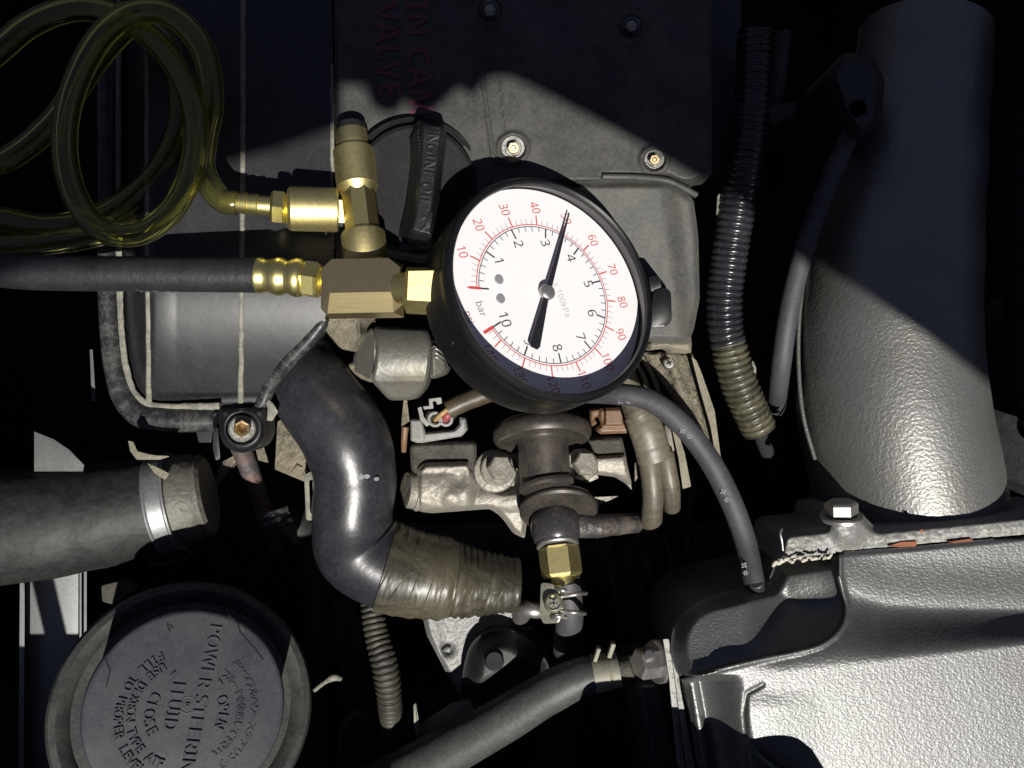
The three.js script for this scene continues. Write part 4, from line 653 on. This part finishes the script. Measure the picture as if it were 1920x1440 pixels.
// ------------------------------------------------------------------ taped wires
{
  const t = thing('taped_wiring_branch', 'brown taped wiring branch splitting into two sleeves right of the fuel rail', 'wiring');
  part(t, 'trunk', tube([[1165, 690, -40, 24], [1182, 740, -38, 24], [1196, 772, -37, 25], [1206, 786, -37, 26]], { n: 40, seg: 28, prof: (s) => 1 + (s > 84 && s < 96 ? 0.05 : 0) }), M.tapeWire);
  part(t, 'wrap', tube([[1200, 776, -37, 31], [1212, 806, -37, 33], [1222, 838, -38, 33], [1228, 862, -39, 33]], { n: 60, seg: 36, flat: 0.75, prof: (s, a) => 1 + 0.04 * (vn(s / 70, a / 6.28, 10, 3) - 0.5) }), M.tapeWire);
  part(t, 'sleeve', tube([[1216, 852, -39, 20], [1221, 890, -39, 20], [1224, 930, -41, 20], [1222, 968, -48, 20], [1221, 990, -80, 20]], { n: 50, seg: 28 }), M.tapeWire);
  part(t, 'sleeve', tube([[1246, 848, -40, 17], [1252, 880, -40, 17], [1258, 914, -42, 17], [1260, 944, -50, 16], [1258, 960, -80, 16]], { n: 50, seg: 28 }), M.tapeWire);
  part(t, 'tape_flap', [plate(round([[1246, 796], [1258, 806], [1265, 846], [1252, 842]], 2), -42, 2, 0.6), plate(round([[1190, 868], [1202, 860], [1200, 890], [1190, 904]], 2), -46, 2, 0.6)], M.tapeWire);
}
{
  const t = thing('flat_wiring_strap', 'narrow flat dusty strap hanging right of the taped wires', 'strap');
  part(t, 'strap', plate(round([[1258, 796], [1270, 806], [1284, 850], [1296, 912], [1280, 917], [1272, 860]], 3), (x, y) => -46 - 0.02 * (y - 800), 4, 1), M.dustTan);
}
// ------------------------------------------------------------------ dusty bracket right of the gauge
{
  const t = thing('dusty_coil_bracket', 'dust-caked metal bracket with small screw at lower right of the gauge', 'bracket');
  const poly = round([[1205, 660], [1298, 662], [1306, 690], [1330, 760], [1346, 830], [1352, 900], [1336, 870], [1320, 820], [1300, 790], [1230, 700]], 6);
  part(t, 'plate', sculpt(poly, (x, y, d) => { const c = 1272 + (y - 680) * 0.32; return -34 - 0.05 * (y - 660) + 7 * Math.exp(-Math.pow((x - c + 12) / 16, 2)) - 5 * sm(1286 + (y - 680) * 0.3, 1294 + (y - 680) * 0.3, x) + 1.5 * (fbm(x / 60, y / 60, 6, 4, 9) - 0.5) - 2 * sm(-5, 0, d); }, { cell: 2.5, depth: 12 }), M.dust);
  part(t, 'edge_strip', plate(round([[1296, 668], [1306, 676], [1316, 700], [1340, 770], [1352, 860], [1344, 868], [1332, 800], [1312, 730]], 3), (x, y) => -28 - 0.05 * (y - 660), 4, 1), M.dustTan);
  part(t, 'top_ledge', [sculpt(round([[1222, 615], [1292, 615], [1297, 640], [1296, 662], [1262, 660], [1250, 652], [1220, 656], [1214, 645]], 4), (x, y, d) => -16 - 3 * sm(-6, 0, d) + 2.5 * Math.exp(-Math.pow((y - 648) / 9, 2)), { cell: 2, depth: 12 })], M.dustTan);
  const s = part(t, 'screw', lathe([1254, 682, -31], [1255, 680, -25], [[0, 0], [12, 0], [12, 8], [9, 14], [0, 15]], 28, 0.6), M.steel);
  part(s, 'cross_slot', [0.4, 1.97].map((a) => put(new THREE.BoxGeometry(12, 3, 1.5), [1255, 680, -24.6], [0, 0, a])), M.black);
  part(t, 'rib', [tube([[1192, 680, -38, 5], [1208, 710, -40, 5], [1216, 744, -42, 5]], { n: 20, seg: 12 }), tube([[1200, 664, -36, 4], [1222, 700, -39, 5], [1240, 746, -42, 5]], { n: 20, seg: 12 })], M.dust);
}
// ------------------------------------------------------------------ corrugated loom, vacuum hoses
const corr = (pitch, d) => (s, a = 0) => { const w = s + 2.4 * (vn(s / 400, a / 6.28, 16, 31) - 0.5); return 1 + d * (0.8 + 0.4 * vn(s / 300, 0.3, 22, 9)) * Math.pow(Math.abs(Math.cos(Math.PI * w / pitch)), 0.7) - d; };
{
  const t = thing('corrugated_loom', 'black corrugated wiring conduit with dusty olive lower end right of the gauge', 'conduit');
  const A = [[1416, 60, -6, 33], [1410, 180, -8, 34], [1396, 300, -12, 34], [1380, 400, -15, 35], [1366, 490, -18, 35], [1358, 560, -20, 34], [1360, 620, -22, 34], [1366, 648, -23, 34]], Bp = [[1365, 643, -23, 33.5], [1378, 696, -25, 35], [1398, 750, -28, 35], [1424, 806, -32, 33]];
  part(t, 'conduit', tube(A, { n: 760, seg: 32, prof: corr(12.4, 0.13) }), M.loom);
  part(t, 'dusty_end', tube(Bp, { n: 300, seg: 36, prof: (s, a) => corr(12.2, 0.13)(s, a) + 0.05 * (vn(s / 100, a / 6.28, 16, 3) - 0.5) }), M.loomDust, 'olive dust-coated end of the conduit');
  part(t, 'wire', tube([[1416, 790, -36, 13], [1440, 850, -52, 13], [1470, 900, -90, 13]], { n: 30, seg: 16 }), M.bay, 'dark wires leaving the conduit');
  part(t, 'tie', plate(round([[1404, 684], [1412, 676], [1418, 690], [1417, 712]], 2), -30, 2, 0.5), M.ribDust);
  part(t, 'tie', plate(round([[1345, 368], [1350, 362], [1350, 400], [1343, 404]], 2), -14, 2, 0.5), M.ribDust);
}
{
  const t = thing('grey_vacuum_hose', 'thin plain grey hose with open end between conduit and intake pipe', 'hose');
  part(t, 'hose', tube([[1618, 200, -28, 18], [1590, 260, -24, 18], [1556, 340, -20, 18], [1520, 430, -20, 18.5], [1493, 520, -20, 19], [1476, 600, -22, 19], [1465, 680, -28, 18.5], [1459, 728, -44, 18], [1455, 766, -76, 18], [1453, 800, -130, 18], [1453, 820, -200, 18]], { n: 120, seg: 28 }), M.thinHose);
}
{
  const t = thing('marked_vacuum_hose', 'thin grey hose with white printed marks arching from gauge to manifold', 'hose');
  const pts = [[1010, 690, -50, 18], [1070, 732, -30, 19], [1150, 738, -12, 20.5], [1212, 748, -8, 20.5], [1268, 786, -7, 21], [1322, 850, -8, 21], [1366, 930, -9, 21], [1396, 1010, -9, 20.5], [1414, 1094, -4, 20]];
  part(t, 'hose', tube(pts, { n: 160, seg: 32 }), M.thinHose);
  const star = (x, y, h, a) => [0, 1.05, 2.1].map((b) => put(new THREE.BoxGeometry(10, 1.8, 0.8), [x, y, onHose(x, y)], [0, 0, a + b])), hash = (x, y, h, a) => [[-2.5, 0, 1], [2.5, 0, 1], [0, -2.5, 0], [0, 2.5, 0]].map(([u, v, o]) => put(new THREE.BoxGeometry(o ? 1.6 : 10, o ? 10 : 1.6, 0.8), [x + u, y + v, onHose(x + u, y + v)], [0, 0, a]));
  const onHose = (x, y) => { let b = [1e9, 0]; for (let i = 1; i < pts.length; i++) { const [ax, ay, ah] = pts[i - 1], [bx, by, bh] = pts[i], ex = bx - ax, ey = by - ay, u = clamp(((x - ax) * ex + (y - ay) * ey) / (ex * ex + ey * ey)), d = Math.hypot(x - ax - ex * u, y - ay - ey * u); if (d < b[0]) b = [d, mix(ah, bh, u)]; } return b[1] + 0.22 * Math.sqrt(Math.max(20, 420 - b[0] * b[0])) + 0.25; };
  for (const g of [...hash(1164, 752, -8.2, 0.1), ...star(1179, 753, -7.6, 0.2), ...hash(1280, 808, -3.6, -0.5), ...star(1292, 818, -4.2, 0.3), ...hash(1356, 922, -5, -0.6), ...star(1362, 937, -5.2, 0.2), ...hash(1395, 1060, -9.5, 0.3), ...star(1398, 1074, -9.5, 0.1)]) part(t, 'printed_mark', g, M.letterGrey, 'white printed mark');
}
// ------------------------------------------------------------------ cast intake pipe
{
  const t = thing('intake_pipe', 'large cast aluminium intake pipe with pebbled skin at the right, upper part shaded', 'intake pipe');
  const sec = [[1734, 60, -62, 116], [1716, 200, -58, 126], [1692, 340, -54, 142], [1668, 500, -52, 159], [1660, 640, -50, 165], [1672, 780, -48, 168], [1692, 880, -48, 168], [1706, 960, -49, 167], [1716, 1040, -54, 166]];
  part(t, 'pipe', tube(sec, { n: 190, seg: 120, cap: true, prof: (s, a) => 1 }), M.pipeCast);
  part(t, 'seam_ridge', tube([[1548, 380, -52, 4], [1514, 490, -48, 4], [1500, 580, -45, 4], [1497, 680, -42, 4], [1506, 780, -38, 4], [1528, 862, -35, 4]], { n: 80, seg: 10 }), M.pipeCast);
}
// ------------------------------------------------------------------ intake plenum
const gk = pathY([[1450, 1052], [1500, 1048], [1575, 1040], [1700, 1026], [1920, 1004], [2100, 990]]);
const crest = pathY([[1240, 1282], [1285, 1272], [1350, 1255], [1430, 1236], [1500, 1222], [1560, 1216], [1650, 1243], [1920, 1212], [2100, 1195]]);
{
  const t = thing('intake_plenum', 'big cast aluminium intake plenum with pebbled silver top at the lower right', 'intake manifold');
  const curve = round([[1284, 1274], [1350, 1255], [1430, 1236], [1500, 1222], [1560, 1204, 30], [1590, 1150, 40], [1574, 1100, 30], [1572, 1030]], 0).slice();
  const cpts = [[1284, 1274], [1350, 1255], [1430, 1236], [1500, 1222], [1540, 1210], [1568, 1190], [1584, 1164], [1587, 1135], [1580, 1108], [1573, 1080], [1573, 1040]];
  const region = [...cpts, [1573, 900], [1100, 900], [1100, 1274]];
  const out = round([[1574, 1035], [1700, 1026], [2010, 996], [2010, 1520], [1332, 1520], [1308, 1420], [1286, 1290], [1270, 1262], [1256, 1222, 20], [1262, 1170, 40], [1300, 1122, 40], [1380, 1104, 30], [1440, 1090], [1456, 1052, 10]], 0);
  const pad = [[1430, 1284], [1400, 1300], [1394, 1340], [1400, 1382], [1424, 1412], [1460, 1440], [1500, 1470]];
  const ridge = pathY([[1380, 1262], [1480, 1262], [1650, 1243], [1920, 1212], [2100, 1195]]), foot = pathY([[1380, 1170], [1500, 1110], [1575, 1098], [1600, 1112], [1660, 1130], [1750, 1136], [1920, 1141], [2100, 1146]]);
  const padPoly = [...pad, [2200, 1600], [2200, 1284]];
  const hf = (x, y, d = -99) => {
    let h = 16 - 0.006 * (y - 1240);                                              // main top
    if (x > 1380) { const r = ridge(x), f = foot(x), w = sm(1385, 1480, x); const u = clamp((r - y) / (r - f)); h -= w * 14 * (u * u * (3 - 2 * u)) * 1; if (y < f) h += w * 0.5 * sm(f, f - 90, y) * -4; }
    h -= 0.9 * Math.exp(-Math.pow(lineDist(pad, x, y) / 4, 2)); h += 0.7 * sm(-2, 8, x - 1398) * sm(1560, 1430, x) * sm(1290, 1330, y);
    const [cd] = sdf(region, x, y);
    if (cd < 8) { const q = Math.max(0, -cd); h = mix(h, h - 2.2 * sm(6, -3, cd) - 3.6 * (1 - Math.exp(-q / 24)) - 0.042 * q - 0.0002 * q * q, sm(8, -2, cd)); h += 2.2 * Math.exp(-Math.pow(cd / 4.5, 2)); }
    const lx = 1286 + (y - 1274) * 0.18; if (y > 1266) { const u = x - lx; h -= 15 * (1 - sm(18, 112, u)) * sm(1262, 1276, y); h += 3 * sm(24, 14, u) * sm(1262, 1276, y); }
    return h - 4 * sm(x < 1560 && y < 1270 ? -34 : -10, 0, d) * (x < 1560 && y < 1270 ? 2.4 : 1) * (y > 1010 && x > 1580 && y < 1060 ? 0.3 : 1);
  };
  part(t, 'casting', sculpt(out, hf, { cell: 3, depth: 60 }), M.plenum);
  part(t, 'edge_bead', tube(cpts.slice(0, 10).map(([x, y]) => [x, y, hf(x, y) - 0.2, 4]), { n: 120, seg: 10 }), M.plenum, 'bright raised bead round the shaded shoulder');
  // upper flange above the gasket
  const fl = round([[1456, 1050], [1466, 1004], [1476, 996, 6], [1546, 988], [1552, 962, 10], [1580, 956], [1620, 966, 14], [1640, 990, 14], [1920, 962], [2010, 954], [2010, 994], [1700, 1022], [1575, 1036]], 0);
  part(t, 'flange', sculpt(fl, (x, y, d) => { const b = Math.exp(-Math.pow(Math.hypot(x - 1590, y - 982) / 36, 4)); return 0 + 5 * b + 0.02 * (y - 1000) - 5 * sm(-14, 0, d) * (y < gk(x) - 16 ? 1 : 0.25) + 0.8 * (fbm(x / 80, y / 80, 6, 3, 11) - 0.5); }, { cell: 2.5, depth: 40 }), M.flange, 'rough flange above the gasket joint');
  part(t, 'gasket', [plate(round([[1664, 1024], [1690, 1016], [1720, 1015], [1718, 1024], [1690, 1026]], 3), 0.9, 1.6, 0.6), plate(round([[1776, 1016], [1820, 1010], [1826, 1014], [1790, 1018]], 2), 0.8, 1.6, 0.6), plate(round([[1724, 994], [1730, 992], [1732, 998], [1726, 999]], 1), 0.9, 1.4, 0.4)], M.gasket, 'torn orange gasket showing at the joint');
  const cr = []; for (let i = 0; i < 26; i++) { const u = i / 26, x = mix(1452, 1562, u), y = mix(1054, 1042, u) + (rnd() - 0.5) * 8; cr.push(put(new THREE.IcosahedronGeometry(2.5 + rnd() * 4 * (1 - u * 0.6), 1).scale(1.3, 0.8, 0.7), [x, y, 2.4 + rnd() * 1.2], [rnd(), rnd(), rnd()])); }
  part(t, 'sealant', cr, M.white, 'pale crumbling sealant at the end of the joint');
  const b = part(t, 'bolt', nut([1578, 966, 9], [1577, 940, 9.8], 30, 0.3), M.steel, 'hex bolt standing on the flange');
  part(b, 'washer', rod([1578, 974, 8.4], [1578, 965, 8.8], 40, 40, 2, 48), M.steel);
  part(t, 'wire_pin', tube([[1466, 992, 4, 2.4], [1463, 1000, 5, 2.4], [1466, 1014, 5, 2.4], [1468, 1032, 4, 2.4]], { n: 24, seg: 10 }), M.steel);
  part(t, 'hose_nipple', rod([1424, 1118, -18], [1417, 1090, -5], 14, 14, 2), M.darkMetal);
}
// ------------------------------------------------------------------ throttle body and its coolant hose
{
  const t = thing('throttle_flange', 'dark throttle body and edge-on flange plates left of the plenum', 'throttle body');
  part(t, 'body', sculpt(round([[1178, 1268], [1240, 1262], [1262, 1300], [1290, 1440], [1300, 1520], [1216, 1520], [1200, 1400], [1182, 1326]], 10), (x, y, d) => -16 - 0.05 * (y - 1262) - 10 * sm(-24, 0, d), { cell: 4, depth: 50 }), M.darkMetal);
  part(t, 'plate', [plate(round([[1243, 1198], [1254, 1198], [1264, 1260], [1282, 1420], [1300, 1520], [1290, 1520], [1268, 1420], [1254, 1270]], 2), (x, y) => -3 - 0.03 * (y - 1200), 40, 1.2), plate(round([[1258, 1218], [1268, 1236], [1276, 1290], [1300, 1420], [1322, 1520], [1304, 1520], [1284, 1420], [1266, 1280]], 2), (x, y) => -2 - 0.03 * (y - 1200), 40, 1.2)], M.flange, 'flange plates seen edge on');
  const w = part(t, 'bolt', nut([1232, 1240, -14], [1196, 1246, -10], 29, 0.5), M.steel, 'bright hex bolt pointing left');
  part(w, 'washer', rod([1240, 1239, -15], [1229, 1241, -13.5], 40, 40, 2, 44), M.steel);
  part(t, 'pin', lathe([1218, 1232, -8], [1215, 1216, 0], [[0, 0], [10, 0], [10, 12], [8, 16], [0, 17]], 28, 0.5), M.steel);
}
{
  const t = thing('coolant_hose', 'smooth grey rubber coolant hose slanting from bottom centre up to the throttle', 'hose');
  part(t, 'hose', tube([[640, 1520, -62, 54], [740, 1466, -54, 50], [840, 1408, -46, 45], [940, 1352, -38, 42], [1030, 1298, -31, 39], [1090, 1270, -28, 36], [1130, 1262, -27, 33]], { n: 140, seg: 48 }), M.coolHose);
  const c = part(t, 'clamp', tube([[1112, 1264, -27, 36], [1136, 1260, -27, 34], [1160, 1256, -27, 32]], { n: 40, seg: 48, cap: false, prof: (s) => 1 - (s > 30 && s < 33 ? 0.04 : 0) }), M.dustClamp, 'dusty pale band clamp');
  part(c, 'clamp_tab', [rbox([1119, 1226, -22], [8, 30, 12], 2, [0.3, 0, -0.25]), rbox([1146, 1218, -22], [9, 32, 12], 2, [0.3, 0, -0.25])], M.dustClamp);
  part(t, 'spigot', lathe([1156, 1257, -27], [1192, 1249, -24], [[0, 0], [30, 0], [30, 6], [22, 10], [20, 34], [0, 34]], 40, 0.5), M.dustDark);
}
// ------------------------------------------------------------------ silver bracket and round mount deep at the bottom
{
  const t = thing('alternator_bracket', 'silver cast bracket deep below the taped hose with dark hole', 'bracket');
  part(t, 'casting', sculpt(round([[784, 1120], [960, 1120], [975, 1165], [1000, 1180], [960, 1200], [905, 1220], [872, 1290], [868, 1316], [836, 1260], [800, 1190]], 6), (x, y, d) => -66 - 4 * Math.exp(-Math.pow(Math.hypot(x - 838, y - 1218) / 10, 2)) - 3 * sm(-8, 0, d) + 3 * sm(850, 800, x), { cell: 3, depth: 26 }), M.plenumDull);
  part(t, 'hole', plate([[828, 1220], [838, 1213], [846, 1216], [842, 1224]], -64.5, 2, 0.3), M.black);
}
{
  const t = thing('rubber_mount', 'dark rounded rubber mount with round plug beside the silver bracket', 'mount');
  part(t, 'body', sculpt(round([[866, 1300], [868, 1250, 30], [884, 1200, 40], [930, 1176, 40], [990, 1190, 40], [1040, 1260, 40], [1010, 1320, 40], [960, 1390, 40], [900, 1400, 30], [884, 1340]], 0), (x, y, d) => -46 - 12 * sm(-40, 0, d) - 0.03 * Math.max(0, y - 1270) - 4 * sm(1268, 1300, y + 0.5 * (x - 900)), { cell: 3, depth: 40 }), M.rubberDim);
  part(t, 'plug', lathe([927, 1240, -48], [927, 1239, -43], [[0, 0], [18, 0], [18, 20], [15, 24], [0, 24]], 40, 0.5), M.rubberDim);
}
{
  const t = thing('small_metal_bracket', 'small pale folded metal bracket above the coolant hose at bottom centre', 'bracket');
  part(t, 'arm', plate(round([[786, 1358], [846, 1318, 4], [960, 1290], [964, 1304], [880, 1350], [800, 1402, 6], [788, 1398]], 2), -62, 4, 1.2), M.dustClamp);
  part(t, 'fold', plate(round([[775, 1322], [780, 1318], [786, 1356], [786, 1398], [776, 1356]], 1), -56, 14, 1), M.dustClamp);
}
{
  const t = thing('ribbed_breather_tube', 'thin dusty corrugated tube hanging down at bottom centre', 'tube');
  part(t, 'tube', tube([[694, 1120, -70, 20], [706, 1190, -64, 23], [722, 1250, -60, 26], [730, 1310, -62, 24], [734, 1370, -72, 20], [738, 1440, -90, 14], [744, 1520, -110, 12]], { n: 520, seg: 28, prof: corr(11, 0.16) }), M.tubeDust);
}
{
  const t = thing('rusty_dipstick_tube', 'rusty pipe below the bolted air box ear with a spring clamp', 'pipe');
  part(t, 'pipe', tube([[440, 812, -48, 19], [462, 866, -56, 18], [482, 920, -62, 17], [500, 968, -68, 17], [520, 1020, -90, 17]], { n: 60, seg: 28, prof: (s, a) => 1 + 0.05 * (fbm(s / 60, a / 6.28, 8, 3, 14) - 0.5) }), M.rust);
  part(t, 'spring_clamp', [tube([[484, 972, -54, 5], [504, 966, -47, 6], [524, 960, -50, 6], [538, 952, -56, 5]], { n: 24, seg: 12, flat: 0.5 }), tube([[496, 984, -56, 5], [520, 974, -50, 6], [540, 960, -56, 5]], { n: 24, seg: 12, flat: 0.5 }), tube([[528, 984, -62, 4], [544, 976, -58, 6], [548, 984, -62, 4]], { n: 24, seg: 12, flat: 0.6 })], M.steel);
}
// ------------------------------------------------------------------ dim things: hoses and parts in the shade
{
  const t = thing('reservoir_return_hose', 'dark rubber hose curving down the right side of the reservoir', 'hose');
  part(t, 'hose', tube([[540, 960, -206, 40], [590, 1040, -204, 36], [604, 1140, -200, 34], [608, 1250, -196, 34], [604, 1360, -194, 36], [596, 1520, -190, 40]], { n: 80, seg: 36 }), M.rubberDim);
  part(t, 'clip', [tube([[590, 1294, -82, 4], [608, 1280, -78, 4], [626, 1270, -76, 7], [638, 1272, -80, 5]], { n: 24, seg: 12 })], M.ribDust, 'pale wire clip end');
}
{
  const t = thing('cable_ring', 'faint dark cable loop in the gloom at bottom left of centre', 'cable');
  part(t, 'loop', tube([[640, 1440, -84, 9], [644, 1370, -84, 9], [672, 1336, -84, 9], [700, 1360, -84, 9], [704, 1440, -84, 9]], { n: 60, seg: 16 }), M.rubberDim);
}
{
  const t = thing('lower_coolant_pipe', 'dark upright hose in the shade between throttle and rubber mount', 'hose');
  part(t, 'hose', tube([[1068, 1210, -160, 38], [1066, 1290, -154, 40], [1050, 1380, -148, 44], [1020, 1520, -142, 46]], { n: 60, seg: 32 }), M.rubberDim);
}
{
  const t = thing('shaded_manifold_lug', 'dull metal lug with round hole in the dark beside the intake pipe top', 'casting');
  part(t, 'lug', sculpt(round([[1552, 140], [1580, 96], [1640, 108], [1660, 150], [1650, 236], [1610, 262], [1574, 210]], 14), (x, y, d) => -8 - 8 * sm(-16, 0, d) - 8 * sm(16, 12, Math.hypot(x - 1608, y - 204)), { cell: 3, depth: 40 }), M.darkMetal);
}
{
  const t = thing('air_duct', 'black flexible duct in the dark at the upper right edge', 'duct');
  part(t, 'duct', tube([[2040, 60, -30, 90], [1990, 300, -36, 92], [1980, 520, -40, 90], [2010, 800, -60, 90]], { n: 200, seg: 40, prof: corr(34, 0.07) }), M.rubberDim);
}
{
  const t = thing('brake_booster', 'large dim rounded drum shape at the right edge beside the intake pipe', 'booster');
  part(t, 'drum', lathe([2010, 760, -150], [1975, 700, -60], [[0, 0], [180, 0], [190, 20], [190, 200], [176, 260], [120, 300], [0, 310]], 64, 0.6), M.darkMetal);
}
{
  const t = thing('shadow_blocker', 'added unseen turret rising outside the picture at the lower right', 'shadow blocker');  // added unseen blocker that throws the dark patch on the plenum
  part(t, 'blocker', lathe([1490, 1665, -120], [1490, 1665, 40], [[0, 0], [150, 0], [120, 540], [96, 700], [90, 712], [0, 716]], 64, 0.6), M.paint);
  part(t, 'blocker_plate', plate(round([[1170, 1566], [1400, 1566], [1478, 1576], [1546, 1620], [1590, 1700], [1590, 1900], [1170, 1900]], 40), 44, 8, 2), M.paint);
}
{
  const t = thing('added_gap_plate', 'added dark plate closing the gap beside the engine cover behind the corrugated conduit', 'casting');  // plate added to keep the gap beside the cover dark
  part(t, 'face', plate(round([[1320, -60], [1390, -60], [1386, 330], [1318, 326]], 6), -24, 20, 2), M.darkMetal);
}
// ------------------------------------------------------------------ more of what lies in the gloom
{
  const t = thing('lower_wiring_harness', 'dark wiring strands deep in the shade between banjo pipe and manifold', 'wiring');
  for (const [i, pts] of [[[1190, 1010], [1230, 1100], [1246, 1190], [1240, 1260]], [[1230, 960], [1262, 1060], [1254, 1170], [1220, 1240]], [[1300, 900], [1290, 1000], [1300, 1080], [1340, 1140]]].entries()) part(t, 'strand', tube(pts.map(([x, y], k) => [x, y, -96 + i * 8 - 4 * Math.abs(k - 1), 12 - i]), { n: 60, seg: 14 }), M.rubberDim);
}
{
  const t = thing('block_side_cover', 'dim ribbed casting face under the marked vacuum hose', 'casting');
  part(t, 'face', plate(round([[1120, 1000], [1380, 980], [1400, 1200], [1180, 1230]], 14), -170, 14, 3), M.darkMetal);
  for (let i = 0; i < 5; i++) part(t, 'rib', plate(round([[1140 + i * 52, 1004], [1150 + i * 52, 1004], [1172 + i * 46, 1216], [1162 + i * 46, 1216]], 3), -162, 8, 1.5), M.darkMetal);
}
{
  const t = thing('hose_guide_bracket', 'small dark wire bracket in the shade right of the radiator hose outlet', 'bracket');
  part(t, 'wire', tube([[278, 1040, -64, 5], [292, 1058, -62, 5], [330, 1050, -62, 5], [358, 1042, -64, 5], [350, 1028, -68, 5]], { n: 40, seg: 10 }), M.darkMetal);
  part(t, 'foot', plate(round([[190, 1098], [240, 1086], [262, 1100], [214, 1134], [192, 1128]], 4), -70, 6, 1), M.dustDark);
}
{
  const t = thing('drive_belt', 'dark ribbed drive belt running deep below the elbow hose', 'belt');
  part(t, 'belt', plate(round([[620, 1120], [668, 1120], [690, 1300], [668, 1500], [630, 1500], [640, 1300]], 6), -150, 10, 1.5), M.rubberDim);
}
{
  const t = thing('heater_pipe', 'dim steel pipe passing behind the corrugated conduit at upper right', 'pipe');
  part(t, 'pipe', tube([[1470, 60, -60, 16], [1452, 220, -64, 16], [1446, 300, -90, 16], [1450, 340, -140, 16]], { n: 60, seg: 18 }), M.darkMetal);
  part(t, 'bracket', plate(round([[1438, 200], [1490, 190], [1498, 222], [1444, 232]], 5), -56, 4, 1), M.darkMetal);
}
settle();
renderer.render(scene, camera);
